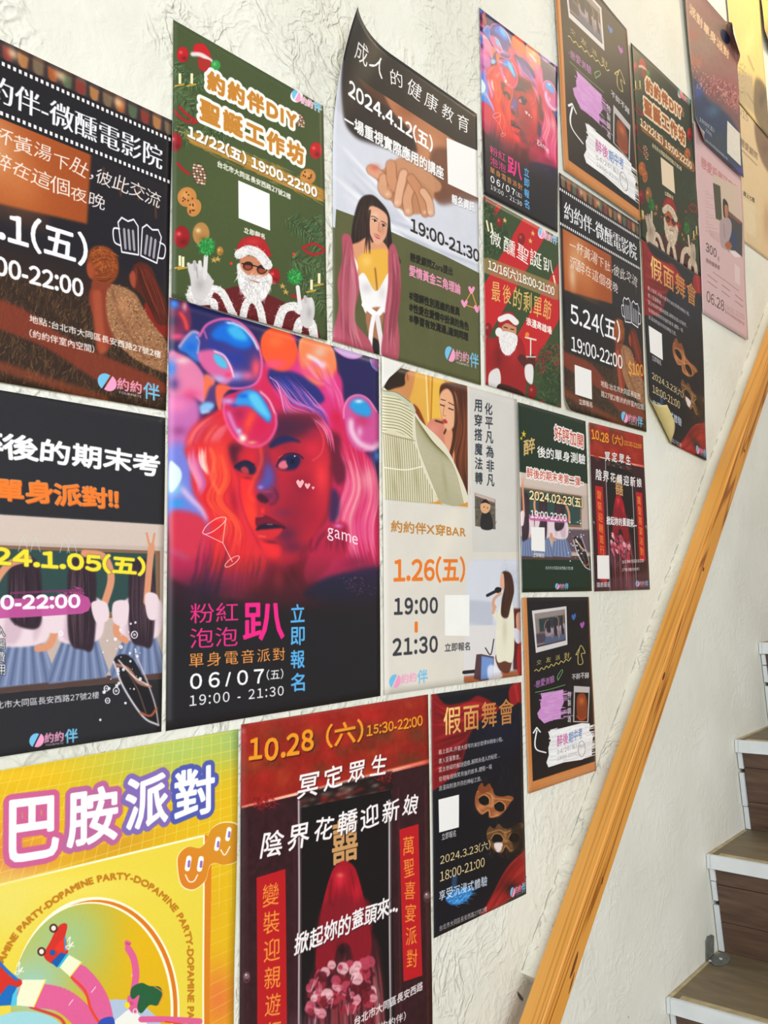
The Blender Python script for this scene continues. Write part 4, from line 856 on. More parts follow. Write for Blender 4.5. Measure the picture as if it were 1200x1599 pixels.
    A.hair([(75, 1000), (60, 1150), (60, 1300), (50, 1440)], [(105, 1060), (115, 1200), (110, 1340), (160, 1480)], 40, ['d0808c', '8c3848', 'e09aa4', '7a2c3c', 'c4687a'], 11, .55, 2)
    A.hair([(262, 1040), (265, 1200), (250, 1340), (235, 1470)], [(290, 1080), (296, 1240), (280, 1360), (280, 1480)], 30, ['d0808c', '8c3848', 'e09aa4', '7a2c3c'], 10, .55, 2); A.g(50, 1400, 36, 50, 'd06a84', .7)
    # lettering
    A.fr(Q['lect'], *C3)
    A.t('2024.4.12(五)', (78, 408), (436, 640), 76, 'f6f4f2', bold=2.6); A.t('一場重視實際應用的講座', (68, 530), (482, 752), 58, 'f2f0ee', bold=1.7, sh=('5c5c60', 2, 2, 2))
    A.t('一場重視實際應用的講座', (68, 530), (482, 752), 58, 'f2f0ee', bold=1.7)
    A.p([(495, 576), (624, 630), (628, 828), (500, 768)], 'f0efec', sm=0); A.t('報名資訊', (516, 850), (612, 886), 40, 'f4f4f4', bold=1.6, sh=('8c8c90', 2, 2, 1))
    A.t('19:00-21:30', (344, 965), (630, 1096), 54, '2b2724', bold=2.4); A.t('戀愛顧問Zora提出', (342, 1090), (518, 1152), 36, '0e0e0a', bold=1.4); A.t('愛情黃金三角理論', (338, 1150), (552, 1230), 46, 'ee9cc0', bold=1.6)
    A.t('#理解性別思維的差異', (338, 1250), (548, 1318), 36, '0c0c0a', bold=1.8); A.t('#性愛在愛情中扮演的角色', (338, 1298), (586, 1378), 36, '0c0c0a', bold=1.8); A.t('#學習有效溝通，達到同理', (338, 1345), (584, 1422), 36, '0c0c0a', bold=1.8)
    A.l([(598, 1215), (568, 1270), (624, 1290), (598, 1215)], 4, 'e0a040', sm=0)
    for x, y in ((598, 1210), (568, 1266), (622, 1288)): A.p([(x, y-6), (x+7, y-15), (x+14, y-6), (x, y+17), (x-14, y-8), (x-7, y-16)], 'f2a0c4')
    logo(A, (486, 1500), (628, 1538), 62); A.grain(2, .012); return A

def art_styl():
    A = Art(700, 990, 'dcd7cc').fr(Q['styl'], *D3)
    A.p([(445, 0), (720, 100), (720, 900), (460, 900)], 'd3d0ca', sm=0)
    A.g(350, 800, 60, 300, 'e6dfcf', .8, 20); A.g(250, 1450, 200, 100, 'e0dacd', .8)
    # photo 1
    A.p([(30, -10), (438, 120), (438, 692), (57, 655)], 'd99a3c', sm=0); B = [(30, -20), (438, 125), (438, 692), (57, 655)]
    A.p([(150, 40), (245, 70), (255, 330), (180, 260)], 'e2b052', sm=0, b=3); A.p([(262, 80), (330, 95), (330, 330), (262, 330)], 'e8bb4e', sm=0, b=3); A.l([(246, 70), (258, 330)], 8, 'f2dc9a', .9, 1); A.l([(275, 80), (268, 300)], 7, 'b8761c', .8, 1)
    A.p([(370, 160), (440, 180), (440, 400), (380, 400)], 'c07c34', sm=0, b=5)
    A.p([(185, 215), (215, 240), (245, 320), (200, 280)], '8c4420', b=2)
    A.p([(58, 60), (60, 25), (110, 28), (150, 45), (192, 50), (190, 110), (165, 190), (110, 170), (60, 150)], 'cf915c', b=2)
    A.p([(50, 110), (62, 50), (95, 25), (145, 38), (168, 50), (150, 90), (145, 125), (100, 140), (60, 150)], '332318', b=2); A.o(160, 88, 12, 26, 'c98658', an=5, b=1); A.l([(158, 70), (162, 100)], 4, '8c4c2c', .8, 1)
    A.p([(250, 310), (300, 280), (370, 330), (400, 430), (440, 560), (440, 640), (340, 520), (270, 400)], 'd58a74', b=2); A.g(280, 330, 30, 30, 'e29a86', .7)
    A.p([(330, 300), (380, 330), (395, 480), (345, 470)], 'e0a07e', b=2); A.l([(290, 290), (340, 310), (330, 350)], 9, '4c2c1c', .9, 1)
    A.p([(312, 130), (345, 112), (400, 120), (436, 150), (438, 640), (400, 590), (380, 470), (365, 330), (325, 300), (310, 200)], '5a2c1c', b=2)
    A.hair([(380, 120), (395, 300), (350, 470), (400, 580)], [(436, 170), (440, 350), (438, 500), (438, 640)], 40, ['7c4024', '3c1c14', '94522c', '4c2418'], 6, .7)
    A.p([(312, 165), (340, 140), (380, 160), (392, 230), (380, 310), (345, 335), (322, 290), (308, 215)], 'e6b28c', b=2); A.l([(315, 190), (335, 196)], 4, '4c2818'); A.l([(350, 205), (375, 218)], 4, '4c2818'); A.l([(312, 215), (332, 222)], 5, '2c1814'); A.l([(350, 232), (372, 240)], 5, '2c1814'); A.l([(332, 215), (325, 262), (338, 268)], 3, 'b87850'); A.p([(322, 288), (336, 284), (345, 300), (328, 302)], 'b83c3c', b=1); A.l([(340, 120), (375, 170), (385, 270), (370, 400), (355, 460)], 14, '4c2618', .9, 2)
    # striped shirt
    sh = [(45, 160), (75, 155), (185, 240), (230, 300), (330, 400), (400, 540), (438, 640), (438, 668), (360, 690), (310, 672), (290, 640), (280, 670), (57, 655), (45, 400)]
    m = A.mask(sh, 1); base = A.im.copy()
    A.p(sh, 'e2dcc0', b=0)
    s0 = A.im.copy()
    for i in range(30): A.l([(40, 165+i*14), (140, 185+i*14), (240, 240+i*17)], 3.2, '6e6a38', .85)
    A.p([(48, 350), (190, 380), (200, 420), (290, 640), (280, 672), (57, 655)], 'ddd6bb', b=0)
    for i in range(22): x = 50+i*10; A.l([(x, 352+i*2), (x+8, 500), (x+14, 672)], 3, '6e6a38', .7)
    A.p([(190, 260), (240, 300), (340, 410), (440, 640), (440, 668), (360, 692), (310, 672), (240, 540), (205, 430), (185, 370)], 'e0d9c2', b=0)
    for i in range(20): A.l([(196+i*4, 270+i*6), (215+i*8, 420+i*4), (310+i*6, 672+i*1.5)], 2.8, '6e6a38', .75)
    for x, y, rx, ry in ((120, 480, 16, 120), (200, 560, 14, 90), (100, 600, 14, 60), (330, 560, 12, 90)): A.g(x, y, rx, ry, '9a9068', .35, -8)
    A.l([(50, 350), (120, 368), (195, 385)], 4, '8a8458', .8, 1); A.l([(56, 510), (150, 520), (225, 505)], 6, 'f0ecdc', .9)
    A.im = base*(1-m[..., None])+A.im*m[..., None]
    A.l([(50, 160), (110, 170), (170, 215), (188, 245)], 22, 'c8c8b0', 1, 1); A.l([(48, 152), (110, 160), (175, 205)], 4, '7c7c54', .8)
    A.p([(438, 60), (438, 692), (448, 692), (448, 60)], 'd9d6cf', sm=0); A.p([(40, 657), (440, 694), (440, 704), (40, 672)], 'dcd8ce', sm=0)
    A.l([(55, 656), (438, 692)], 4, 'b8ae98', .6, 2, sm=0)
    # photo 2
    A.p([(462, 935), (740, 938), (740, 1465), (420, 1495)], 'cdd0da', sm=0); A.p([(462, 935), (690, 938), (690, 1100), (600, 1110), (590, 1230), (420, 1240), (440, 960)], 'd5d8e0', sm=0, b=5); A.g(640, 1030, 50, 80, 'b8bcc8', .5)
    A.p([(448, 1120), (556, 1130), (556, 1240), (430, 1230)], 'c0c4cf', sm=0, b=4); A.fur([(600, 960), (690, 960), (690, 1080), (610, 1080)], 60, 26, 2, 0, ['a8acb8'], 3, .5)
    A.p([(424, 1240), (600, 1235), (640, 1250), (640, 1430), (420, 1460)], 'dedad8', sm=0); A.l([(420, 1452), (480, 1446)], 16, '2a2424', sm=0); A.p([(420, 1470), (690, 1440), (690, 1500), (420, 1500)], 'b4704c', sm=0, b=2)
    A.p([(650, 1160), (700, 1160), (700, 1440), (650, 1440)], '5c2424', sm=0, b=3); A.p([(665, 1190), (690, 1180), (700, 1260), (670, 1270)], 'd8a490', b=2); A.p([(655, 1250), (690, 1270), (690, 1320), (660, 1310)], 'd8d4e0', b=1); A.p([(672, 1330), (700, 1330), (700, 1470), (670, 1440)], 'b8202c', b=2)
    A.p([(570, 1370), (640, 1360), (636, 1440), (610, 1455), (580, 1430)], '6c4030', b=1)
    A.p([(575, 1200), (600, 1130), (640, 1120), (655, 1200), (650, 1390), (610, 1400), (572, 1390)], 'e8e4cf', b=1); A.g(610, 1260, 16, 80, 'c8c2a8', .6); A.l([(560, 1180), (590, 1230), (580, 1250)], 20, 'e4e0cc', 1, 1); A.l([(566, 1150), (556, 1180)], 14, 'dca88c')
    A.p([(598, 1000), (620, 988), (645, 1010), (655, 1080), (640, 1140), (625, 1200), (595, 1190), (598, 1120), (610, 1060)], '46281f', b=1.5); A.hair([(610, 1000), (610, 1100), (605, 1190)], [(645, 1010), (650, 1100), (625, 1200)], 16, ['6c4030', '2c1814'], 4, .7)
    A.p([(592, 1010), (606, 1000), (610, 1060), (600, 1075), (590, 1060)], 'dfae94', b=1); A.l([(530, 1100), (590, 1070)], 14, '2c2a30'); A.o(580, 1075, 16, 14, '1c1c22'); A.l([(590, 1090), (560, 1120), (560, 1160)], 13, 'd8a488', 1, 1)
    A.p([(478, 1370), (500, 1368), (560, 1380), (556, 1480), (500, 1490), (466, 1480)], '5c4048', sm=0); A.p([(502, 1376), (558, 1386), (552, 1478), (498, 1486)], '7c9cd0', sm=0, b=2); A.l([(520, 1340), (545, 1370), (560, 1300)], 5, '2c2a30'); A.p([(530, 1430), (560, 1420), (600, 1470), (540, 1490)], 'e6eaf4', b=3, a=.85)
    # little picture: plain round-headed doll
    A.p([(470, 625), (566, 656), (568, 796), (472, 780)], '6c6458', sm=0); A.fur([(474, 630), (562, 660), (564, 790), (476, 776)], 90, 16, 4, 30, ['504a44', '8a8474', '3c3c3c'], 1, .7, sm=0); A.p([(472, 626), (564, 656), (564, 672), (472, 640)], 'c8b0a8', sm=0)
    A.p([(500, 790), (505, 720), (540, 715), (555, 790)], '2a2a2c', b=1); A.o(520, 690, 24, 32, 'dcae84', an=5); A.p([(498, 675), (520, 655), (545, 680), (520, 672)], '2a2422'); A.o(514, 692, 2.5, 3, '4c2c1c'); A.o(530, 696, 2.5, 3, '4c2c1c')
    # lettering
    A.vt('用穿搭魔法轉', (487, 185), (490, 590), 34, '2d3640', sl=.1, bold=1.4); A.vt('化平凡為非凡', (536, 200), (546, 600), 34, '2d3640', sl=.1, bold=1.4)
    A.t('約約伴X穿BAR', (85, 808), (428, 832), 54, 'c28a44', bold=1.5); A.t('1.26(五)', (98, 1046), (424, 1036), 124, 'e8822e', bold=3); A.t('19:00', (100, 1188), (298, 1180), 74, '424249', bold=2.6, gap=.08); A.l([(200, 1226), (200, 1264)], 15, 'e8822e', sm=0); A.t('21:30', (94, 1376), (298, 1358), 76, '424249', bold=2.6, gap=.08)
    A.p([(332, 1098), (446, 1098), (446, 1286), (333, 1284)], 'f0efea', sm=0); A.t('立即報名', (332, 1358), (448, 1350), 38, '33343c', bold=1)
    logo(A, (75, 1528), (252, 1498), 62); A.grain(60, .012); A.grain(2, .01); return A

def art_bride(small=False):
    A = Art(640, 906, '3a1a20')
    if small: A.fr(Q['bride'], *D5)
    A.fr(Q['bride'], *D5)
    A.p([(30, 100), (1000, -60), (1010, 340), (30, 560)], '9c2416', sm=0)
    for i in range(60):
        x, y = rng.random()*950+30, rng.random()*430+30; A.g(x, y, 30+rng.random()*60, 20+rng.random()*50, ['b83020', '6c3a18', 'c42a22', '5c4a20', 'a81c18', 'b84a24'][int(rng.integers(6))], .55)
    A.p([(30, 552), (960, 345), (1000, 2400), (30, 2400)], '3c1820', sm=0)
    A.grain(12, .035)
    A.p([(46, 548), (955, 320), (955, 340), (46, 560)], 'e0604c', sm=0, b=1); A.hair([(46, 550), (500, 440), (950, 325)], [(46, 560), (500, 452), (950, 345)], 12, ['f0a890', '9c2c24', 'ffd8c0'], 4, .8)
    A.p([(320, 490), (770, 380), (775, 560), (320, 640)], '241416', sm=0, b=3)
    for i in range(70):
        x = 330+rng.random()*430; y = 620-(x-330)*.25-rng.random()*110; A.g(x, y, 24, 12, ['8c8478', '5c4c44', 'a82c24', '3c2c28', 'c8b8a8'][int(rng.integers(5))], .5, an=-15)
    A.p([(327, 560), (765, 470), (800, 2400), (318, 2400)], '120c10', sm=0)
    for x0, x1 in ((322, 316), (757, 765)): A.l([(x0, 520), (x0+2, 1000), (x1+5, 2300)], 9, 'd8ccd0', .9, 1, sm=0); A.l([(x0+9, 520), (x0+12, 2300)], 6, '6c5058', .8, 1, sm=0)
    for x in (70, 300): A.l([(x, 600), (x+10, 2300)], 5, '54262e', .8, 2, sm=0)
    for x in (800, 930): A.l([(x, 460), (x+20, 2300)], 6, '5c2a34', .8, 2, sm=0)
    for x, y in ((140, 520), (720, 400), (170, 535)): A.fur(A.ell(x, y, 46, 34), 60, 22, 5, 90, ['a01c20', 'c02828', '7c1418'], 1.5, .7)
    # red strips
    A.p([(118, 892), (257, 850), (270, 2000), (124, 2040)], 'c01a22', sm=0); A.p([(806, 662), (898, 634), (916, 1362), (826, 1392)], 'c21a26', sm=0)
    A.vt('變裝迎親遊行', (186, 918), (202, 1712), 78, 'efa040', sl=-.25, bold=.8, jit=.4); A.vt('萬聖喜宴派對', (850, 690), (870, 1340), 52, 'efa040', sl=-.2, bold=.8, jit=.4)
    for x, y in ((70, 1370), (940, 985)): A.ring(x, y, 14, 24, 8, '5c3c40'); A.o(x, y-6, 14, 16, '8c6c70', b=1); A.o(x-3, y-12, 4, 4, 'f0e0e0')
    # double-joy sign
    A.p([(510, 628), (606, 604), (604, 800), (492, 836)], '1c1210', a=0, sm=0); A.t('囍', (484, 832), (604, 800), 205, 'cfa06a', bold=2.6)
    # veiled bride with peonies
    A.p([(380, 1700), (370, 1480), (400, 1300), (430, 1180), (620, 1160), (700, 1190), (725, 1340), (740, 1560), (760, 2300), (350, 2300)], '4a1a24', b=6)
    A.hair([(400, 1300), (360, 1460), (350, 1700), (380, 2200)], [(690, 1200), (720, 1400), (740, 1700), (700, 2200)], 80, ['8c2c38', '2c0c14', 'b85c5c', '5c1420', 'd8a0a0', '3c1428'], 9, .6, 2)
    A.p([(478, 870), (512, 824), (548, 812), (588, 838), (612, 900), (632, 990), (655, 1090), (672, 1210), (650, 1310), (600, 1306), (575, 1230), (545, 1205), (505, 1235), (478, 1330), (408, 1330), (415, 1180), (436, 1020)], 'a80f28', b=1); A.hair([(490, 860), (450, 1000), (420, 1320)], [(590, 850), (640, 1040), (640, 1300)], 26, ['7c0a1c', 'c41c34', '5c0814'], 9, .45, 2)
    A.p([(440, 1020), (655, 1000), (670, 1210), (640, 1310), (590, 1300), (560, 1200), (500, 1230), (480, 1330), (410, 1330)], '8c1428', b=5, a=.85); A.g(520, 900, 36, 60, 'e02c48', .9, 10); A.g(520, 880, 20, 14, 'e88c5c', .7); A.g(600, 960, 24, 60, 'd01838', .8); A.l([(480, 900), (470, 1000), (490, 1030)], 8, '6c0818', .7, 3); A.g(530, 1240, 30, 40, '1c0810', .8)
    for i in range(95):
        t = rng.random(); x = 370+rng.random()*310; y = 1290+rng.random()*240+(x<450)*40; r = 10+rng.random()*20
        c = ['c04c64', 'e8a0ac', 'a02c40', 'f0c0c4', '7c1828', 'd86c84', '5c1020', 'b83a50'][int(rng.integers(8))]
        A.p([(x-r, y), (x-r*.5, y-r), (x+r*.6, y-r*.9), (x+r, y+r*.2), (x+r*.3, y+r), (x-r*.7, y+r*.7)], c, .85, 1); A.l([(x-r*.6, y+r*.4), (x, y+r*.1), (x+r*.7, y+r*.3)], 3, '7c1c34', .5, 1)
    for i in range(26): x, y = 360+rng.random()*370, 1360+rng.random()*300; A.l([(x, y), (x+20*rng.normal(), y+50)], 5, ['f0d0d8', '2c0c18', 'e8b4bc'][i % 3], .6, 1)
    A.g(360, 1650, 120, 120, '9c6c84', .4); A.g(700, 2000, 120, 300, '9c8494', .5)
    # lettering
    Y = 'f0a028'
    A.t('10.28', (85, 345), (392, 292), 120, Y, bold=2.8, jit=.5, sh=('3c1408', 3, 3, 0)); A.t('(六)', (455, 272), (632, 236), 112, Y, bold=2.2, sh=('3c1408', 2, 3, 0)); A.t('15:30-22:00', (650, 215), (918, 162), 54, Y, bold=1.6, jit=.4, sh=('3c1408', 2, 2, 0))
    W = 'f6f2f0'
    A.t('冥定眾生', (315, 520), (745, 402), 122, W, bold=1.6, jit=.5, gap=.22, slant=.1, sh=('2c0c10', 2, 2, 1)); A.t('陰界花轎迎新娘', (135, 815), (898, 590), 135, W, bold=1.6, jit=.5, gap=.14, slant=.1, sh=('2c0c10', 2, 2, 1)); A.t('陰界花轎迎新娘', (135, 815), (898, 590), 135, W, a=0)
    A.t('掀起妳的蓋頭來...', (300, 1275), (798, 1062), 110, W, bold=1.8, jit=.4, slant=.1, sh=('2c0c10', 2, 2, 1))
    if small:
        A.fr(Q['brs'], *D7); A.p([(362, 636), (410, 636), (413, 733), (365, 731)], 'f0ece8', sm=0); A.t('填表報名', (362, 768), (415, 765), 22, W, bold=1)
        A.t('台北市大同區長安西路', (464, 670), (552, 664), 15, W, bold=.6); A.t('27號2樓(約約伴)', (464, 702), (534, 698), 14, W, bold=.5); logo(A, (518, 765), (570, 764), 26)
        A.p([(355, 740), (580, 700), (580, 785), (355, 785)], '9c8894', a=.22, sm=0, b=8)
    else: A.t('台北市大同區長安西路', (590, 1608), (918, 1430), 46, W, bold=1.2, slant=.1); A.t('(約約伴)', (700, 1640), (836, 1575), 44, W, bold=1)
    A.grain(2, .015); return A

def art_masq():
    A = Art(594, 840, '12121f').fr(Q['masq'], *D6)
    A.g(450, 300, 200, 200, '161a34', .8); A.g(300, 1000, 300, 400, '0f0f18', .8)
    A.p([(20, 70), (130, 150), (260, 130), (330, 100), (440, 160), (430, 200), (330, 250), (270, 330), (240, 450), (190, 560), (60, 660), (20, 650)], '8c141c', b=3)
    A.hair([(45, 110), (150, 180), (300, 140), (420, 180)], [(40, 330), (160, 300), (260, 260), (350, 230)], 26, ['b8242a', '5c0a12', 'd23a3a', '7c1018'], 12, .6, 2)
    A.hair([(45, 360), (140, 330), (250, 300), (330, 230)], [(50, 640), (120, 580), (190, 520), (250, 400)], 44, ['b8242a', '5c0a12', 'c83038', '6c0c14', '3c060c'], 13, .6, 3)
    A.p([(520, 40), (600, 10), (610, 180), (570, 140), (530, 160), (505, 110)], '9c1820', b=3); A.l([(545, 40), (560, 130)], 12, 'c83038', .7, 4)
    A.p([(620, 1010), (560, 1050), (500, 1120), (440, 1230), (390, 1310), (330, 1420), (400, 1400), (520, 1300), (640, 1180)], '9c1a20', b=3); A.hair([(600, 1020), (500, 1120), (430, 1240), (340, 1410)], [(620, 1120), (560, 1180), (500, 1260), (410, 1380)], 30, ['c03030', '6c1014', 'd84a44', '84141a'], 11, .6, 2)
    A.g(520, 1240, 60, 50, '241418', .8)
    for i in range(26): x, y = 330+rng.random()*250, 520+rng.random()*560; A.l([(x, y), (x+12*rng.normal(), y-60)], 5, ['3c4048', '282c34', '4c4844'][i % 3], .4, 3)
    # masks
    def mask(cx, cy, k, an, c0, c1, c2, flip=1):
        ca, sa = math.cos(math.radians(an)), math.sin(math.radians(an)); f = lambda x, y: (cx+k*(x*ca*flip-y*sa), cy+k*(x*sa*flip+y*ca)); L = lambda p_: [f(*q) for q in p_]
        A.p(L([(-1, -.35), (-.8, -.75), (-.55, -.6), (-.3, -.85), (0, -.55), (.4, -.6), (.75, -.8), (1.05, -.75), (.95, -.4), (.85, .1), (.6, .5), (.2, .75), (0, .45), (-.25, .75), (-.6, .6), (-.9, .2)]), c0, b=1)
        A.g(*f(-.45, .35), k*.35, k*.25, c2, .7); A.g(*f(.5, .4), k*.3, k*.2, c2, .6); A.g(*f(0, -.2), k*.12, k*.4, c2, .8); A.g(*f(0, .1), k*.3, k*.12, c1, .6)
        for x in (-.45, .48): A.p(L([(x-.3, -.05), (x-.1, -.28), (x+.2, -.22), (x+.32, 0), (x+.15, .2), (x-.15, .18)]), '0c0a0e', b=1); A.l(L([(x-.32, -.05), (x-.1, -.32), (x+.22, -.26), (x+.36, 0)]), k*.05, c1, .8, 1)
        A.l(L([(-.95, -.35), (-.3, -.5), (0, -.35), (.4, -.45), (.95, -.6)]), k*.05, c1, .8, 1); A.l(L([(-.6, .5), (-.25, .65), (0, .35), (.25, .65), (.6, .42)]), k*.05, c1, .8, 1)
    mask(400, 742, 108, 22, '9c5c34', 'e0a870', 'd89a68'); A.p([(320, 650), (345, 615), (360, 640), (390, 620), (400, 660), (340, 680)], '8c4c28', b=1)
    mask(485, 950, 110, -4, '6c4a2c', 'c89a60', 'b07c48'); A.p([(520, 880), (560, 850), (590, 900), (590, 1010), (540, 1040)], '1c1410', a=.75, b=6); A.p([(420, 975), (468, 975), (455, 1025), (428, 1020)], 'e8d8d4', b=2); A.fur([(390, 1000), (590, 1000), (590, 1060), (400, 1050)], 80, 20, 3, 90, ['8c6038', '4c3420'], 1, .6)
    # blue feather
    A.p([(130, 1300), (190, 1250), (280, 1240), (270, 1300), (220, 1335), (160, 1340)], '2f7ec4', b=2); A.fur([(140, 1310), (200, 1260), (290, 1240), (260, 1310), (190, 1345)], 160, 34, 3, -20, ['5ab4ec', '1c5c9c', '8cd0f4', '2f7ec4'], .5, .8); A.l([(180, 1250), (185, 1165)], 30, '3c78a8', .6, 4)
    # lettering
    A.t('假面舞會', (118, 335), (535, 262), 165, 'f2cf80', bold=1.6, ming=.6, gap=.06, grad=(((200, 150), (300, 330)), 'c8884a'))
    W = 'e9e4e0'; kw = dict(bold=.5, jit=.3)
    for a_, b_, s_ in (((88, 452), (470, 372), '戴上面具，伴著大提琴的美妙旋律與精緻小點，'), ((88, 506), (216, 476), '進入豪華舞會。'), ((88, 558), (452, 468), '富含懸疑的解謎遊戲，解開身邊人的秘密…'), ((88, 614), (404, 536), '發現每個微笑背後的故事，體驗一場'), ((88, 668), (342, 606), '浪漫與刺激共存的神秘之旅。')): A.t(s_, a_, b_, 34, W, **kw)
    A.p([(86, 716), (208, 686), (208, 880), (90, 912)], 'f0eeea', sm=0); A.t('立即報名', (106, 958), (190, 934), 40, W, bold=.8)
    A.t('2024.3.23(六)', (97, 1106), (396, 1010), 60, 'f0d8a0', bold=.8); A.t('18:00-21:00', (97, 1204), (362, 1112), 58, 'f0d8a0', bold=.8); A.t('享受沉浸式體驗', (92, 1322), (378, 1228), 66, 'dce8f2', bold=1, jit=.3)
    A.t('台北市大同區長安西路27號2樓', (94, 1498), (374, 1380), 34, 'd8d4d0', bold=.5); logo(A, (512, 1302), (604, 1262), 60); A.grain(2, .012); return A

def art_dopa():
    A = Art(780, 1103, 'e8bf1c').fr(Q['dopa'], *D4)
    A.g(900, 120, 500, 200, 'b4cc70', .95, -10); A.g(1180, 60, 120, 160, '9cc484', .8); A.g(50, 700, 300, 250, 'e08c50', .95); A.g(560, 600, 300, 80, 'd8a030', .8, -15); A.g(1080, 1350, 120, 220, 'e88440', .95); A.g(1060, 900, 60, 200, 'e8b824', .8); A.g(200, 260, 200, 60, 'ecc01c', .8)
    for i in range(-14, 34): A.l([(i*60-60, 900), (i*46+210, 60)], 2.6, 'f0e070', .75, sm=0)
    for i in range(-3, 16): A.l([(-200, 260+i*66), (1200, 30+i*44)], 2.6, 'f0e070', .75, sm=0)
    for i in range(16): A.l([(1030, 560+i*66), (1180, 530+i*62)], 2.6, 'f0d870', .6, sm=0)
    # framed inner panel
    A.p([(-900, 1010), (1006, 540), (1040, 560), (1040, 3200), (-900, 3200)], 'e08a24', sm=0)
    A.p([(-900, 1000), (1006, 540), (1026, 3200), (-900, 3200)], 'fbf4d8', sm=0); A.p([(-900, 1012), (998, 552), (1016, 3200), (-900, 3200)], 'ecd74e', sm=0); A.g(300, 800, 500, 100, 'f0e070', .7); A.g(40, 900, 200, 200, 'eade7a', .7)
    # arch
    def arch(cx, cy, rx, ry, x1):
        t = np.radians(np.linspace(180, 360, 40)); a = np.c_[cx+rx*np.cos(t), cy+ry*np.sin(t)]
        return [(cx-rx, 3200)]+[tuple(q) for q in a]+[(x1, 3200)]
    A.p(arch(470, 1400, 420, 552, 905), 'fdf6e0', sm=0); A.p(arch(476, 1400, 404, 538, 888), 'e08424', sm=0); A.p(arch(455, 1400, 405, 528, 868), 'fdf6e0', sm=0); A.p(arch(448, 1400, 398, 520, 856), 'e3b81a', sm=0)
    m = A.mask(arch(448, 1400, 398, 520, 856), 0)[..., None]; keep = A.im.copy()
    A.g(330, 1050, 330, 320, 'a8c890', .95); A.g(150, 1300, 220, 220, '9ed0cc', .9); A.g(720, 1100, 180, 300, 'e8bc14', .9); A.o(580, 1560, 240, 210, 'b9c8dc'); A.im = keep*(1-m)+A.im*m
    # dopamine lettering round the arch
    path = cat([(-190, 1500), (-60, 1280), (15, 1150), (75, 1045), (150, 962), (290, 855), (420, 785), (550, 755), (640, 758), (735, 800), (830, 875), (895, 965), (928, 1060), (938, 1200), (940, 1460), (944, 1800)], False, 9)
    sl = np.r_[0, np.cumsum(np.hypot(*np.diff(path, axis=0).T))]; L0 = sl[18]-4*32.
    txt = 'DOPAMINE PARTY-DOPAMINE PARTY-DOPAMINE PARTY-DOPAMINE PARTY'
    def arc(u, v):
        q = L0+u*(len(txt)-2)*32.2; x = np.interp(q, sl, path[:, 0]); y = np.interp(q, sl, path[:, 1])
        dx = np.interp(q+6, sl, path[:, 0])-np.interp(q-6, sl, path[:, 0]); dy = np.interp(q+6, sl, path[:, 1])-np.interp(q-6, sl, path[:, 1]); n = np.hypot(dx, dy)
        return np.c_[x+dy/n*(v-.3)*31, y-dx/n*(v-.3)*31]
    A.t(txt, (0, 0), (1, 0), 1, 'c58420', bold=1.8, arc=arc)
    A.fr(Q['dopa'], *D4)
    for i, w in enumerate(('-DOPAMINE', 'PARTY-')): pass
    # skates and legs of the tumbling dancer
    pk, dk = 'e26a9c', 'd44a4c'
    A.o(120, 1520, 200, 110, 'a8d8dc'); A.l([(140, 1330), (290, 1350), (390, 1420), (470, 1520)], 120, pk, sm=1); A.l([(150, 1390), (290, 1440), (330, 1500)], 14, dk)
    A.l([(390, 1225), (450, 1290), (495, 1370), (520, 1480)], 96, pk); A.l([(350, 1240), (420, 1310), (450, 1400), (500, 1480)], 12, 'e8502c')
    A.p([(335, 1130), (402, 1168), (345, 1240), (288, 1190)], 'f0f0cf', sm=0); A.p([(110, 1255), (225, 1255), (165, 1390), (70, 1380)], 'f0f0cf', sm=0); A.l([(402, 1168), (345, 1240)], 5, 'f0e04c', sm=0); A.l([(225, 1255), (165, 1390)], 5, 'f0e04c', sm=0)
    A.p([(270, 1180), (320, 1125), (340, 1130), (292, 1195)], '3cc0d8', sm=0)
    A.p([(215, 1140), (250, 1060), (280, 1000), (310, 978), (330, 990), (318, 1060), (335, 1120), (300, 1140), (270, 1180)], 'd8382c'); A.p([(318, 1050), (325, 1100), (300, 1160), (270, 1170), (290, 1130), (270, 1100)], 'e8402c', b=0); A.l([(318, 1050), (322, 1110)], 8, '3ca0d8'); A.p([(250, 1170), (300, 1120), (325, 1130), (280, 1195)], '1c64b0', sm=0); A.o(258, 1122, 14, 14, '1c64b0')
    for x, y in ((262, 1002), (203, 1117)): A.o(x, y, 21, 22, '5a3226'); A.o(x, y, 12, 13, 'f2e8dc')
    for x, y in ((340, 1085), (90, 1210)): A.l([(x-10, y-20), (x+5, y-40), (x, y), (x+20, y-15), (x-5, y+20), (x-15, y+5), (x+25, y+5)], 4, 'f4f0e4')
    A.p([(-40, 1150), (10, 1190), (50, 1240), (100, 1255), (90, 1290), (-60, 1330)], 'd8382c'); A.l([(-30, 1140), (20, 1200), (80, 1255)], 16, '2c78c8'); A.p([(-10, 1340), (40, 1280), (80, 1290), (55, 1380), (-20, 1385)], '1c74c0', sm=0); A.p([(60, 1330), (85, 1290), (80, 1380), (50, 1385)], '5cc8e0', sm=0)
    for x, y in ((350, 1365), (462, 1302), (660, 1222)): A.l([(x-10, y+14), (x+10, y-12)], 5, 'f8c8dc', sm=0)
    # dancer: arm, head, hair
    A.l([(660, 1320), (672, 1230), (660, 1150), (632, 1100)], 34, pk, tap=0); A.l([(632, 1110), (622, 1070), (640, 1075)], 16, pk); A.l([(625, 1075), (640, 1082)], 6, 'b84a6c')
    A.p([(560, 1481), (600, 1430), (650, 1400), (700, 1440), (720, 1481)], 'f0efe6'); A.l([(700, 1450), (820, 1450), (990, 1460)], 30, pk); A.l([(820, 1462), (940, 1480)], 8, 'e8502c'); A.p([(500, 1450), (560, 1440), (560, 1500), (480, 1500)], '3858b8')
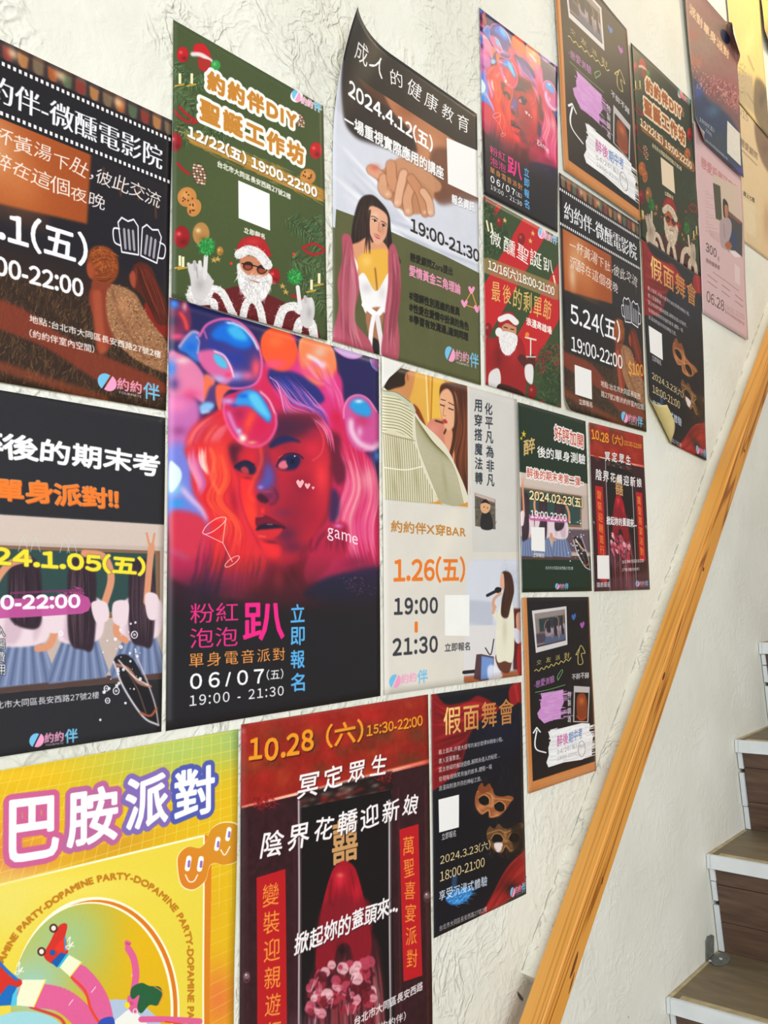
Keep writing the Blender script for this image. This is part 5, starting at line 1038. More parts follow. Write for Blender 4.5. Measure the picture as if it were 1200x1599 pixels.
    A.p([(640, 1330), (690, 1320), (700, 1400), (660, 1420), (635, 1390), (630, 1350)], pk); A.p([(645, 1330), (655, 1290), (700, 1270), (740, 1285), (790, 1290), (805, 1330), (780, 1380), (740, 1380), (700, 1420), (680, 1390), (690, 1330), (660, 1350)], '2a6840'); A.l([(760, 1285), (805, 1320), (785, 1380)], 5, 'e08c50'); A.o(630, 1380, 14, 16, 'f0dc30'); A.ring(670, 1412, 10, 14, 4, 'f6e8ec'); A.g(650, 1370, 10, 10, 'c83c6c', .7)
    # smiling blob
    ob = [(870, 700), (875, 640), (920, 600), (980, 605), (1015, 570), (1040, 510), (1100, 478), (1170, 490), (1200, 560), (1180, 660), (1110, 690), (1060, 680), (1030, 700), (1010, 770), (950, 815), (890, 790)]
    A.p(ob, 'fbeebc'); cx, cy = 1000, 640; ob2 = [(cx+(x-cx)*.965, cy+(y-cy)*.965) for x, y in ob]; A.p(ob2, 'e0892c', grad=(((900, 800), (1150, 500)), 'd9a02a'))
    for x, y, r in ((925, 682, 1), (985, 684, 1), (1068, 586, .9), (1122, 538, .9)): A.l([(x+4, y-26*r), (x-4, y+26*r)], 26*r, 'fbf8f4', sm=0); A.l([(x+5, y-10*r), (x+3, y+14*r)], 13*r, '9c7cc4', sm=0)
    A.l([(912, 738), (930, 770), (955, 768), (972, 738)], 6, 'fbeedc'); A.l([(1085, 615), (1105, 640), (1130, 600)], 6, 'fbeedc')
    # title with purple-pink contour
    for i, (ch, a_, b_, h_) in enumerate((('多', (-330, 740), (-60, 700), 320), ('巴', (45, 680), (280, 640), 300), ('胺', (330, 606), (572, 560), 272), ('派', (618, 525), (820, 478), 250), ('對', (860, 472), (1050, 424), 232))):
        A.t(ch, a_, b_, h_, 'f6f6f2', bold=3.4, ol=(['d06a98', 'd06a98', 'c070a0', '8c74b8', '5c64b4'][i], 13))
    for i, (ch, a_, b_, h_) in enumerate((('多', (-330, 740), (-60, 700), 320), ('巴', (45, 680), (280, 640), 300), ('胺', (330, 606), (572, 560), 272), ('派', (618, 525), (820, 478), 250), ('對', (860, 472), (1050, 424), 232))):
        A.t(ch, a_, b_, h_, 'f6f6f2', bold=3.4)
    A.grain(2, .012); return A

def art_red():
    A = Art(560, 792, 'c8202a').fr(Q['red'], *C4)
    for i in range(-4, 5): A.p([(i*240-100, 2000), (i*240+700, 600), (i*240+810, 600), (i*240+10, 2000)], '3e5230', sm=0)
    gr = ['3f5a34', '2f4a2c', '5c7a48', '24381f']
    for p_ in ([(30, 830), (90, 860), (140, 950), (60, 1000), (20, 950)], [(250, 1380), (320, 1360), (340, 1560), (280, 1590), (250, 1500)], [(30, 790), (60, 800), (70, 830), (30, 850)]): A.p(p_, '34482a', b=6); A.fur(p_, 260, 26, 2.6, 0, gr, 3, .9)
    A.fur([(245, 1370), (330, 1350), (330, 1420), (260, 1450)], 80, 30, 3, 0, ['c83040', '9c1c28', '5c7a48'], 3, .8)
    for x, y, r in ((60, 780, 18), (180, 935, 18), (50, 1290, 20), (222, 1530, 22), (95, 870, 14)): A.o(x, y, r*.8, r*1.3, '8c1418', b=1); A.g(x-4, y-8, 6, 8, 'e08080', .8)
    for x, y in ((45, 865), (62, 875), (305, 1080)): A.l([(x, y), (x+8, y+40)], 6, 'f0e8c0')
    for x, y in ((115, 860), (215, 940), (225, 910)): A.t('★', (x-9, y+10), (x+9, y+16), 24, 'e0c070')
    W = 'f4f0e6'
    A.t('微醺聖誕趴', (58, 965), (304, 1085), 74, W, bold=1.2, jit=.7, gap=.12); A.l([(48, 1040), (180, 1090), (318, 1145)], 62, 'a88a5a', .8, 1, sm=0); A.t('12/16(六)18:00-21:00', (52, 1058), (308, 1162), 44, W, bold=1.8, sh=('6c5030', 2, 2, 0))
    A.t('最後的剩單節', (64, 1178), (298, 1262), 92, 'e8c070', bold=1, jit=.7, slant=.1, gap=.1); A.t('浪漫高雄場', (198, 1272), (298, 1310), 32, W, bold=1.8, jit=.4)
    A.p([(50, 1560), (45, 1400), (70, 1330), (110, 1300), (160, 1310), (190, 1350), (200, 1450), (180, 1560)], 'a01c22', b=1); A.g(90, 1400, 20, 60, '6c0c14', .6); A.g(150, 1380, 20, 60, 'c03038', .6); A.l([(60, 1340), (30, 1420), (60, 1470)], 40, 'a81c24', 1, 2)
    wh = ['f4f2f0', 'd0cccc', 'ffffff']; A.p([(55, 1460), (90, 1440), (100, 1490), (80, 1540), (55, 1520)], 'e0dcda', b=2); A.l([(180, 1400), (215, 1440), (220, 1400)], 30, '5c2420', 1, 1); A.p([(195, 1430), (225, 1430), (222, 1500), (196, 1480)], 'e6e2e0', b=2); A.p([(95, 1500), (180, 1530), (178, 1570), (90, 1550)], '3c1c18', b=1)
    A.p([(104, 1250), (150, 1260), (160, 1300), (140, 1330), (110, 1310)], 'cd9474', b=1); A.p([(95, 1300), (160, 1310), (158, 1360), (130, 1390), (102, 1370)], 'e8e4e2', b=1); A.fur([(95, 1300), (160, 1310), (158, 1360), (130, 1390), (102, 1370)], 160, 8, 2, 90, wh, .5); A.l([(112, 1280), (125, 1284)], 4, '3c2018'); A.l([(138, 1288), (150, 1290)], 4, '3c2018')
    A.p([(90, 1290), (100, 1230), (140, 1222), (160, 1250), (160, 1280), (120, 1265)], 'a81c22', b=1); A.l([(98, 1250), (130, 1240), (158, 1262)], 24, 'eeeae8', 1, 1); A.o(92, 1300, 14, 18, 'eeeae8', b=1)
    A.l([(196, 1320), (236, 1330)], 7, 'e8d8c8', sm=0); A.l([(216, 1328), (216, 1390)], 5, 'e8e0d8', sm=0); A.l([(200, 1395), (234, 1396)], 6, 'c8c0b8', sm=0); A.o(202, 1310, 8, 10, 'e89040')
    logo(A, (248, 925), (322, 960), 40, sub=0, out='e8dce0'); A.grain(3, .02); return A

def art_board():
    A = Art(560, 792, 'cf8c52').fr(None)
    A.hair([(.02, 0), (.03, .5), (.02, 1)], [(.0, 0), (.01, .5), (.06, 1)], 30, ['dca06a', 'b87840', 'c8864c'], .008, .5, 1); A.hair([(0, .97), (.5, .965), (1, .97)], [(0, 1), (.5, 1), (1, .99)], 30, ['dca06a', 'b87840', 'c8864c'], .008, .5, 1)
    A.r(.975, 0, 1, 1, 'c8864c'); A.r(.06, -.01, .985, .945, '1e1b1f', b=1)
    A.fr(Q['board'], *D7)
    # instant photo
    A.p([(100, 860), (238, 842), (243, 995), (115, 1028)], 'd6d2d0', sm=0); A.p([(110, 872), (232, 854), (236, 978), (120, 1006)], '4c4a48', sm=0)
    def f(x, y): a_ = np.array([110+(232-110)*x, 872+(854-872)*x]); b_ = np.array([120+(236-120)*x, 1006+(978-1006)*x]); q = a_*(1-y)+b_*y; return (q[0], q[1])
    pupils(A, f); A.p([f(0, 0), f(1, 0), f(1, 1), f(0, 1)], '2c2c38', a=.35, sm=0)
    Y = 'c8b870'
    A.t('交友派對', (118, 1080), (252, 1048), 26, Y, gap=.7, jit=.6); A.l([(110, 1100)]+[(118+i*10, 1098-i*3.4+(6 if i % 2 else -4)) for i in range(15)], 3.2, Y)
    A.l([(288, 1030), (298, 998), (315, 1028), (300, 1032), (306, 1068), (288, 1072), (286, 1034), (278, 1036), (290, 1012)], 3, Y)
    for x, y, c in ((268, 884, '4a70b8'), (303, 916, 'b060b0')): A.p([(x, y-6), (x+4, y-14), (x+9, y-4), (x, y+14), (x-9, y), (x-5, y-10)], c)
    A.t('·戀愛測驗', (110, 1172), (192, 1146), 32, 'c888c8', bold=1, jit=.4); A.l([(114, 1186), (165, 1176), (235, 1156)], 3, '6ca068'); A.l([(130, 1194), (190, 1180)], 2, '6ca068'); A.l([(206, 1136), (204, 1122), (220, 1096), (224, 1104), (206, 1138)], 3, '6ca068')
    A.t('不醉不歸', (262, 1138), (330, 1130), 26, 'e8e4e4', bold=1, jit=.4); A.vt('特製調酒', (252, 1180), (250, 1310), 13, 'e8e4e4', bold=1)
    # pink brush patch (its code left out)
    A.p([(136, 1190), (180, 1184), (228, 1174), (226, 1200), (230, 1226), (216, 1260), (218, 1290), (180, 1300), (150, 1312), (140, 1300), (128, 1290), (122, 1270), (136, 1250), (134, 1230), (140, 1210)], 'cf96cc', sm=0); A.fur([(124, 1190), (230, 1180), (230, 1290), (130, 1306)], 70, 34, 7, -10, ['cf96cc', 'd8a6d6'], .08, .8, sm=0)
    A.p([(270, 1160), (333, 1164), (326, 1308), (266, 1306)], 'c4bebc', sm=0); A.p([(274, 1186), (328, 1188), (322, 1304), (270, 1302)], '1e1210', sm=0); A.p([(284, 1200), (310, 1190), (322, 1230), (318, 1290), (290, 1300), (280, 1260)], '8c4424', b=2); A.g(300, 1220, 14, 20, 'c87038', .9); A.l([(280, 1282), (298, 1298), (318, 1286)], 6, 'b84a2c', .9, 1)
    # white brush patch
    A.p([(166, 1344), (230, 1328), (300, 1310), (332, 1312), (330, 1340), (346, 1366), (340, 1400), (342, 1440), (300, 1460), (230, 1470), (166, 1490), (158, 1470), (168, 1440), (166, 1410), (176, 1380)], 'ecebea', sm=0); A.fur([(166, 1340), (325, 1312), (335, 1450), (170, 1480)], 120, 44, 8, -12, ['ecebea', 'f4f4f4', 'dedede'], .07, .9, sm=0)
    A.t('醉後', (202, 1408), (246, 1392), 46, 'c868a4', bold=1.2, b=.4); A.t('期中考', (248, 1394), (302, 1370), 44, '6c8cc0', bold=1.2, b=.4); A.t('04/26(五)', (202, 1440), (280, 1412), 22, '8a8a90', gap=.1); A.t('19:00-22:00', (202, 1462), (282, 1440), 14, '9a9aa0'); A.ring(300, 1415, 14, 32, 2.5, '9a9aa0'); A.t('報名', (291, 1412), (309, 1408), 14, '9a9aa0')
    A.l([(156, 1430), (120, 1418), (112, 1390), (120, 1340)], 5.5, 'f0f0f0'); A.l([(106, 1350), (120, 1328), (134, 1346)], 5.5, 'f0f0f0', sm=0)
    A.grain(30, .012); A.grain(2, .012); return A

def art_green():
    A = Art(560, 792, '1e3526').fr(Q['green'], *D7)
    def f(x, y): t0 = 306+x*58; return (50+x*280, t0+(648-t0+y*0+10*(1-x))*y)
    pupils(A, lambda x, y: (46+(1-x)*290, 300+(1-x)*50+(y)*(352-(1-x)*46)))
    A.p([(50, 655), (340, 662), (340, 800), (55, 800)], '1e3526', sm=0)
    splash(A, lambda x, y: (268+x*72, 560+y*140), 2)
    W = 'f4f0ec'
    A.t('好評加開', (192, 170), (308, 208), 58, 'c85038', bold=1.2, ol=(W, 8)); A.t('好評加開', (192, 170), (308, 208), 58, 'c85038', bold=1.2)
    A.t('★', (58, 160), (78, 164), 30, 'e0c030'); A.t('★', (52, 172), (64, 174), 16, 'e0c030'); A.t('醉', (68, 236), (112, 222), 62, 'd8b87c', bold=1.8, ol=('6c5c34', 1.5)); A.t('後的單身測驗', (122, 242), (316, 272), 46, W, bold=1.6, jit=.3)
    A.t('醉後的期末考第二彈~', (80, 322), (308, 362), 40, 'c85038', bold=.8, ol=(W, 7)); A.t('醉後的期末考第二彈~', (80, 322), (308, 362), 40, 'c85038', bold=.8)
    A.t('2024.02.23(五)', (90, 414), (308, 446), 44, 'f4e4b0', bold=2, ol=('2c2c20', 3.5)); A.t('2024.02.23(五)', (90, 414), (308, 446), 44, 'f4e4b0', bold=2); A.l([(100, 484), (234, 494)], 24, 'c868a0', .9); A.t('19:00-22:00', (95, 484), (240, 500), 30, W, bold=1.8)
    A.p([(97, 522), (152, 524), (154, 622), (99, 617)], 'f0eeea', sm=0); A.t('立即報名', (106, 644), (150, 646), 18, W, bold=.8); A.t('台北市大同區長安西路27號2樓', (156, 694), (266, 696), 14, W, bold=.5); logo(A, (194, 776), (247, 776), 26, out=None)
    A.grain(2, .012); return A

def art_crowd():
    A = Art(420, 594, '7c5c58').fr(Q['crowd'], 1060, 0, 5.33)
    A.p([(-100, -300), (700, 600), (500, 1000), (60, 600)], '9a7268', sm=0, b=20); A.g(200, 400, 200, 200, 'a08878', .8); A.g(90, 330, 60, 60, 'b0705c', .8); A.g(110, 560, 90, 60, 'b87860', .8); A.g(300, 760, 200, 100, '9c5c5c', .9); A.g(430, 850, 90, 120, 'a8605c', .8); A.g(330, 250, 90, 60, '7c6c58', .8)
    A.p([(80, 700), (200, 860), (380, 1000), (520, 1240), (560, 1500), (300, 1480), (60, 1100)], '34405c', b=10); A.g(130, 800, 60, 80, '4c5c94', .9); A.g(250, 960, 70, 60, '4c6c88', .8); A.g(300, 1200, 120, 80, '3c4444', .8); A.g(470, 1440, 60, 40, '5c4498', .9)
    A.fur([(90, 640), (200, 720), (400, 760), (480, 900), (480, 1000), (340, 900), (200, 860)], 160, 50, 6, -80, ['b87c70', 'd8a090', '7c4444', '5c3c44'], .5, .7)
    for i in range(70): x = 90+rng.random()*380; y = 560+(x-90)*.6+rng.random()*200; A.g(x, y, 5, 6, 'f0c8a8', .8)
    A.t('派對單身派對', (60, 150), (385, 540), 95, 'e8c8a0', bold=1.6, jit=.3); A.p([(60, 160), (100, 150), (50, 110)], 'e8c8a0', a=0)
    W = 'd8d4c8'; A.t('19:00(五)', (140, 1035), (260, 1130), 36, W, bold=.6); A.t('22:00', (190, 1110), (240, 1160), 26, W); A.t('台北市大同區長安西路27號', (190, 1190), (375, 1350), 24, W, bold=.5)
    A.p([(374, 1040), (485, 1150), (490, 1400), (372, 1290)], 'd8d4c8', sm=0); A.o(355, 330, 34, 70, '2c3450', an=-20, b=2); A.grain(10, .03); return A

def art_pink():
    A = Art(420, 594, 'd3b4b4').fr(Q['pink'], *C5)
    A.t('戀愛設展研究所', (272, 590), (400, 690), 40, 'b86c6c', bold=1)
    A.fr(Q['pink'], 1080, 300, 6.15)
    A.p([(190, -150), (440, -30), (470, 660), (330, 600), (215, 300)], 'cbb7a6', sm=0); A.p([(190, -60), (260, -30), (275, 320), (215, 290)], '4c4a38', sm=0, b=1); A.p([(330, 210), (470, 330), (470, 660), (330, 600)], '3c3c44', sm=0, b=2); A.p([(320, 220), (450, 310), (460, 350), (330, 250)], '8c4c34', sm=0, b=1); A.p([(360, 430), (410, 430), (412, 580), (350, 560)], '2c3c60', b=2)
    A.p([(285, 110), (310, 105), (335, 160), (330, 280), (290, 270)], '2c221c', b=1); A.p([(300, 160), (330, 170), (330, 270), (305, 270)], 'b47858', b=1); A.p([(262, 300), (330, 280), (365, 340), (360, 440), (330, 540), (360, 580), (310, 590), (260, 540), (250, 380)], 'b09a9c', b=1); A.l([(290, 340), (300, 480)], 5, '7c6468', .7, 1); A.p([(300, 540), (340, 510), (370, 560), (330, 590)], 'a8623c', b=1)
    A.p([(330, 590), (400, 600), (470, 660), (400, 660)], 'e4d4d4', sm=0, b=1)
    for i in range(13): A.l([(118, 20+i*32), (150+40*(i % 3), 40+i*32)], 3, '8c6464', .6)
    for i in range(7): A.l([(145+i*3, 400+i*9), (250, 440+i*14)], 3, 'a06c70', .6)
    A.t('300', (120, 600), (222, 665), 82, '3c2024', bold=1); A.t('元', (232, 690), (250, 700), 40, '3c2024'); A.t('限時優惠價', (124, 705), (254, 780), 40, '5c3c40', bold=.8)
    A.l([(190, 795), (310, 880), (435, 975)], 5, '8c6468', .8)
    for a_, b_ in (((140, 820), (232, 890)), ((140, 880), (232, 945)), ((276, 915), (354, 975)), ((276, 970), (350, 1030)), ((402, 1010), (476, 1070)), ((404, 1068), (478, 1125))): A.l([a_, b_], 7, '8c6c70', .8, sm=0)
    A.p([(394, 722), (446, 760), (452, 930), (402, 896)], 'dcc6c4', sm=0)
    A.t('06.28', (132, 1060), (298, 1160), 100, '4c2c34', bold=.4); A.t('19:00-22:00', (304, 1140), (490, 1246), 48, 'a88890'); A.t('台北市大同區長安西路27號', (306, 1170), (488, 1296), 26, '8c5060', bold=.6)
    A.fr(None); A.grain(2, .012); return A

def art_creama():
    A = Art(420, 594, 'ead08e').fr(Q['creama'], 1060, 0, 5.33)
    A.g(560, 400, 60, 160, 'f6de9c', .8, 20); A.p([(440, 600), (600, 660), (610, 960), (470, 830)], 'bfae8c', sm=0, b=8); A.p([(620, 690), (700, 740), (740, 900), (746, 1150), (640, 1020), (605, 900)], '8c7c60', b=8); A.g(680, 850, 40, 80, '6c6050', .7); A.l([(560, 500), (610, 620)], 14, 'a8986c', .6, 3); A.l([(550, 790), (620, 900)], 6, '8c7c58', .7, 1)
    for i in range(60): A.g(470+rng.random()*70, 560+rng.random()*260, 6, 6, '9c8c6c', .6)
    A.grain(20, .02); return A
def art_creamb():
    A = Art(420, 594, 'd9c29a').fr(Q['creamb'], 1060, 0, 5.33)
    A.t('3/15', (485, 955), (575, 1030), 70, '9c8a68', bold=1); A.p([(640, 1020), (760, 1130), (780, 1460), (700, 1380), (640, 1180)], '8c7458', b=8); A.g(720, 1250, 40, 90, '7c5c48', .7)
    A.t('戀愛顧問', (510, 1230), (655, 1360), 66, '8c785c', bold=1.4); A.l([(510, 1265), (650, 1400)], 12, 'a08c6c', .7, 1)
    A.fr(Q['creamb'], 1080, 300, 6.15); A.t('線上七樓', (498, 60), (605, 135), 46, '4c4438', bold=1.2); A.p([(498, 90), (610, 170), (618, 462), (515, 385)], 'dccba8', sm=0); A.g(720, 300, 40, 200, 'b8906c', .6)
    A.grain(20, .015); return A
def art_yel():
    A = Art(300, 424, 'f0d080').fr(None); A.g(.4, .5, .3, .5, 'ecd08c', .7); A.g(.1, .9, .2, .2, 'b89458', .8); A.grain(30, .02); return A
# ---------------------------------------------------------------- sheets of paper
_noise = np.random.default_rng(11)
def paper_mat(name, img, rough=.38, spec=.32):
    m, nt, b = new_mat(name)
    t = nd(nt, 'ShaderNodeTexImage'); t.image = img; t.interpolation = 'Cubic'; t.extension = 'EXTEND'
    lk(nt, t.outputs[0], b.inputs['Base Color'])
    tc = nd(nt, 'ShaderNodeTexCoord'); n = nd(nt, 'ShaderNodeTexNoise', Scale=7.0, Detail=2.0); lk(nt, tc.outputs['Object'], n.inputs['Vector'])
    bp = nd(nt, 'ShaderNodeBump', Strength=.35, Distance=.004); lk(nt, n.outputs[0], bp.inputs['Height']); lk(nt, bp.outputs[0], b.inputs['Normal'])
    b.inputs['Roughness'].default_value = rough; b.inputs['Specular IOR Level'].default_value = spec
    return m
M_EDGE = noisy('paper_edge', 'e9e8e4', 'f1f0ec', 30, .7)
def sheet(name, quad, mat, d=.003, wave=.0012, rolls=(), curls=(), nu=28, nv=40, back=None, edges=None):
    """paper hung on the wall: quad = photo corners TL TR BR BL. rolls = bends of the sheet: (u, v of a point on the fold, direction in the sheet, radius, largest angle)"""
    C = [onwall(*q)[1:] for q in quad]
    us = np.linspace(0, 1, nu+1); vs = np.linspace(0, 1, nv+1)
    U, V = np.meshgrid(us, vs)
    P = C[0]*((1-U)*(1-V))[..., None]+C[1]*(U*(1-V))[..., None]+C[2]*(U*V)[..., None]+C[3]*((1-U)*V)[..., None]
    a, b_, c_, e_ = _noise.random(4)*6.28
    X = d+wave*(.5+.25*np.sin(U*5+a)*np.cos(V*4+b_)+.25*np.sin(V*9+c_+U*3))
    if edges:      # slow bow of an edge inside the wall plane: function (U, V) -> (dy, dz, dx)
        dy, dz, dx = edges(U, V); P = P+np.stack([dy, dz], -1); X = X+dx
    Y, Z = P[..., 0], P[..., 1]
    for (pu, pv, nx, nz, R, mx) in rolls:
        p0 = C[0]*((1-pu)*(1-pv))+C[1]*(pu*(1-pv))+C[2]*(pu*pv)+C[3]*((1-pu)*pv); n = np.array([nx, nz])/math.hypot(nx, nz)
        s = np.maximum((Y-p0[0])*n[0]+(Z-p0[1])*n[1], 0); th = np.minimum(s/R, mx); ex = s-th*R
        along = R*np.sin(th)+ex*np.cos(th); out = R*(1-np.cos(th))+ex*np.sin(th)
        Y = Y+n[0]*(along-s); Z = Z+n[1]*(along-s); X = X+out
    W = np.stack([X, Y, Z], -1)
    # normals for the thickness
    gu = np.gradient(W, axis=1); gv = np.gradient(W, axis=0); N = np.cross(gv, gu); N /= np.linalg.norm(N, axis=-1, keepdims=True)
    if N[..., 0].mean() < 0: N = -N
    B = W-N*.0004
    n1 = (nu+1)*(nv+1); verts = np.concatenate([W.reshape(-1, 3), B.reshape(-1, 3)])
    o = W[nv//2, nu//2].copy(); o[0] = 0; verts = verts-o
    ix = lambda i, j: j*(nu+1)+i
    faces, fm = [], []
    for j in range(nv):
        for i in range(nu):
            faces.append((ix(i, j), ix(i, j+1), ix(i+1, j+1), ix(i+1, j))); fm.append(0)
            faces.append((n1+ix(i, j), n1+ix(i+1, j), n1+ix(i+1, j+1), n1+ix(i, j+1))); fm.append(1)
    ring = [ix(i, 0) for i in range(nu)]+[ix(nu, j) for j in range(nv)]+[ix(i, nv) for i in range(nu, 0, -1)]+[ix(0, j) for j in range(nv, 0, -1)]
    for k in range(len(ring)):
        a0, b0 = ring[k], ring[(k+1) % len(ring)]; faces.append((a0, b0, n1+b0, n1+a0)); fm.append(2)
    ob = mesh_obj(name, verts, faces, [mat, back or M_BACKW, M_EDGE], smooth=True, fm=fm)
    uvl = ob.data.uv_layers.new(name='print')
    uv = np.stack([U, 1-V], -1).reshape(-1, 2); uv = np.concatenate([uv, uv])
    vi = np.empty(len(ob.data.loops), int); ob.data.loops.foreach_get('vertex_index', vi)
    uvl.data.foreach_set('uv', uv[vi].astype(np.float32).ravel())
    ob.location = tuple(float(q) for q in o)
    return ob
M_BACKW = noisy('white_paper_back', 'dcdad2', 'e6e4de', 8, .7)
G = 'event posters on the stairwell wall'
def hang(key, img, label, name='poster', rough=.4, spec=.32, **kw):
    o = sheet(name, Q[key], paper_mat('print_'+key, img, rough, spec), **kw)
    return tag(o, label, 'poster', G)
I_girl = art_girl().image('print_girl'); I_xmas = art_xmas().image('print_xmas'); I_bride = art_bride().image('print_bride'); I_xs = art_xmas(True).image('print_xmas_faded'); I_brides = art_bride(True).image('print_bride_small')
I_film = art_film().image('print_film'); I_films = art_film(True).image('print_film_small'); I_exam = art_exam().image('print_exam'); I_lect = art_lect().image('print_lecture')
I_styl = art_styl().image('print_styling'); I_masq = art_masq().image('print_masquerade'); I_dopa = art_dopa().image('print_dopamine'); I_red = art_red().image('print_red'); I_board = art_board().image('print_board')
I_green = art_green().image('print_green'); I_crowd = art_crowd().image('print_crowd'); I_pink = art_pink().image('print_pink'); I_ca = art_creama().image('print_cream'); I_cb = art_creamb().image('print_cream_lower'); I_yel = art_yel().image('print_yellow')

hang('girl', I_girl, 'largest neon poster: pink-haired woman among glassy bubbles, beside the beige striped-shirt poster')
hang('lect', I_lect, 'poster with clasped hands under a black handwritten heading, top corner peeling off the wall',
     rolls=[(.36, 0, -.86, .5, .163, 1.5)], nu=40, nv=56, wave=.001)
hang('styl', I_styl, 'pale beige poster with a striped-shirt photo on top and a woman holding a microphone below')
hang('xmas', I_xmas, 'green christmas workshop poster directly above the largest pink-haired woman poster', d=.005)
hang('film', I_film, 'dark film-night poster without a price, above the charcoal schoolgirls poster')
hang('exam', I_exam, 'charcoal poster with schoolgirls seen from behind at a blackboard, big white and orange heading')
hang('dopa', I_dopa, 'bright yellow illustrated poster with an arch, a roller-skating dancer and a two-faced orange smiley blob', wave=.002, edges=lambda U, V: (-.004*np.sin(V*3.1)*U, 0*U, .002*np.sin(V*7)*U))
hang('bride', I_bride, 'large dark red poster of a veiled bride between door couplets, beside the yellow dancer poster')
hang('masq', I_masq, 'black masquerade poster with gold masks and red drapes, hung flat below the beige striped-shirt poster')
hang('gsm', I_girl, 'small copy of the pink-haired woman poster, hung above the red striped christmas poster', rough=.34, wave=.002)
hang('red', I_red, 'red and green diagonally striped christmas poster with a bearded man holding a glass', wave=.002)
hang('films', I_films, 'dark film-night poster with yellow $100 price, above the small veiled bride poster', wave=.0015, rolls=[(0, .93, -.6, -.8, .05, 1.2)], d=.003)
hang('bt', I_board, 'chalkboard-look poster in a printed wooden frame, the upper one above the $100 film-night poster', d=.006, wave=.004, rough=.5)
hang('xs', I_xs, 'darker green christmas workshop poster above the curled masquerade poster', d=.004, wave=.003)
hang('ms', I_masq, 'masquerade poster with gold masks, its lower corner curling up over a yellowish back', d=.004, wave=.003, nu=48, nv=64, back=M_BACK,
     rolls=[(.0, .81, -.62, -.78, .017, 4.6)])
hang('green', I_green, 'small dark green poster with schoolgirls at a blackboard, dated 2024.02.23')
hang('brs', I_brides, 'small dark red veiled bride poster, below the $100 film-night poster', wave=.0015)
hang('board', I_board, 'small chalkboard-look poster with printed wooden frame, lowest one, next to the flat masquerade poster', wave=.002)
hang('pink', I_pink, 'pale pink poster with a seated person and the date 06.28, under the crowd poster', d=.005, wave=.004)
hang('crowd', I_crowd, 'brown and blue crowd poster overlapping the pink 06.28 poster', d=.012, wave=.004, back=M_BACKW,
     rolls=[(.8, 0, .8, .6, .010, 2.95), (0, .86, -.6, -.8, .06, 1.0)], nu=36, nv=48)
hang('creamb', I_cb, 'cream poster beside the pale pink one, its top covered by a yellower sheet', d=.002, wave=.002)
hang('creama', I_ca, 'wrinkled cream-yellow poster, dark oval photo at its edge, beside the brown crowd poster', d=.005, wave=.003, rough=.5)
hang('yel', I_yel, 'yellow sheet hanging loose in the top corner beyond the cream posters', d=.013, wave=.005, rough=.5, rolls=[(0, .8, -.5, -.8, .05, .8)])

tp = sheet('tape_piece', [(592.5, 557), (629, 570), (603, 592), (593, 610)], M_BACKW, d=.0058, wave=.0008, nu=8, nv=8)
tag(tp, 'scrap of white tape over the top corner of the beige striped-shirt poster', 'tape')

# ---------------------------------------------------------------- pine handrail on its plastered batten
SL = math.atan(1.0445); NY, NZ = -math.sin(SL), math.cos(SL)
def slope_bar(name, x0, x1, c_top, h, s0, s1, mat, bev, parent=None, seg=1, wob=0.):
    """bar along the stair slope: between x0 and x1, top face at offset c_top, from s0 to s1 along the slope"""
    bm = bmesh.new(); rows = []
    for k in range(seg+1):
        y = s0+(s1-s0)*k/seg; w = wob*_noise.normal(0, 1, 4)
        rows.append([bm.verts.new(p) for p in ((x0, y, -h), (x1+w[0]*.3, y, -h+w[1]), (x1+w[2]*.3, y, w[3]), (x0, y, w[3]))])
    for a, b in zip(rows[:-1], rows[1:]):
        for i in range(4): bm.faces.new((a[i], a[(i+1) % 4], b[(i+1) % 4], b[i]))
    bm.faces.new(rows[0][::-1]); bm.faces.new(rows[-1])
    bmesh.ops.recalc_face_normals(bm, faces=bm.faces)
    if bev:
        es = [e for e in bm.edges if abs(e.verts[0].co.y-e.verts[1].co.y) > 1e-4 and max(e.verts[0].co.x, e.verts[1].co.x) > x1-.004]
        bmesh.ops.bevel(bm, geom=es, offset=bev, segments=3, affect='EDGES')
    me = bpy.data.meshes.new(name); bm.to_mesh(me); bm.free(); me.materials.append(mat)
    o = bpy.data.objects.new(name, me); link(o, parent)
    o.location = (0, NY*c_top, NZ*c_top); o.rotation_euler = (SL, 0, 0)
    return o
C_TOP = -1.558
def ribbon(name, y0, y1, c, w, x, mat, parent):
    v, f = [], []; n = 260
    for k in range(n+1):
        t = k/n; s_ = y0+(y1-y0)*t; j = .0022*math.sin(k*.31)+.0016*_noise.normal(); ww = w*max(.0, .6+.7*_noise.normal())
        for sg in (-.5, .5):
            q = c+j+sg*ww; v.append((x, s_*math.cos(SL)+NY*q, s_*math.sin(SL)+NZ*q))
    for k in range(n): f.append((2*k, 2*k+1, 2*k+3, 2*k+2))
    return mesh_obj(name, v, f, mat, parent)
batten = slope_bar('trim_1', -.01, .0445, -1.580, .048, .405, 5.2, M_PLASTER, .004, seg=60, wob=.0013); structure(batten)
M_CREASE_SHADE = noisy('painted_crease_shade', '8f897a', 'c9c4b6', 30, .9)  # shade along the batten joint, painted as a thin dark ribbon
cr = ribbon('crease_shade', .41, 5.1, -1.5785, .0024, .0009, M_CREASE_SHADE, batten); cr.matrix_parent_inverse = batten.matrix_basis.inverted()
rail = empty('handrail', (.0675, 1.35, -.95))
tag(rail, 'square varnished pine handrail rising along the white wall beside the stairs', 'handrail')
bar = slope_bar('rail', .0445, .0905, C_TOP-.003, .068, .05, 5.2, M_PINE, .005)
bar.data.materials.append(M_PINE_SIDE)
for q in bar.data.polygons:
    if abs(q.normal.x) > .95: q.material_index = 1
bar.parent = rail; bar.matrix_parent_inverse = Matrix.Translation(rail.location).inverted()
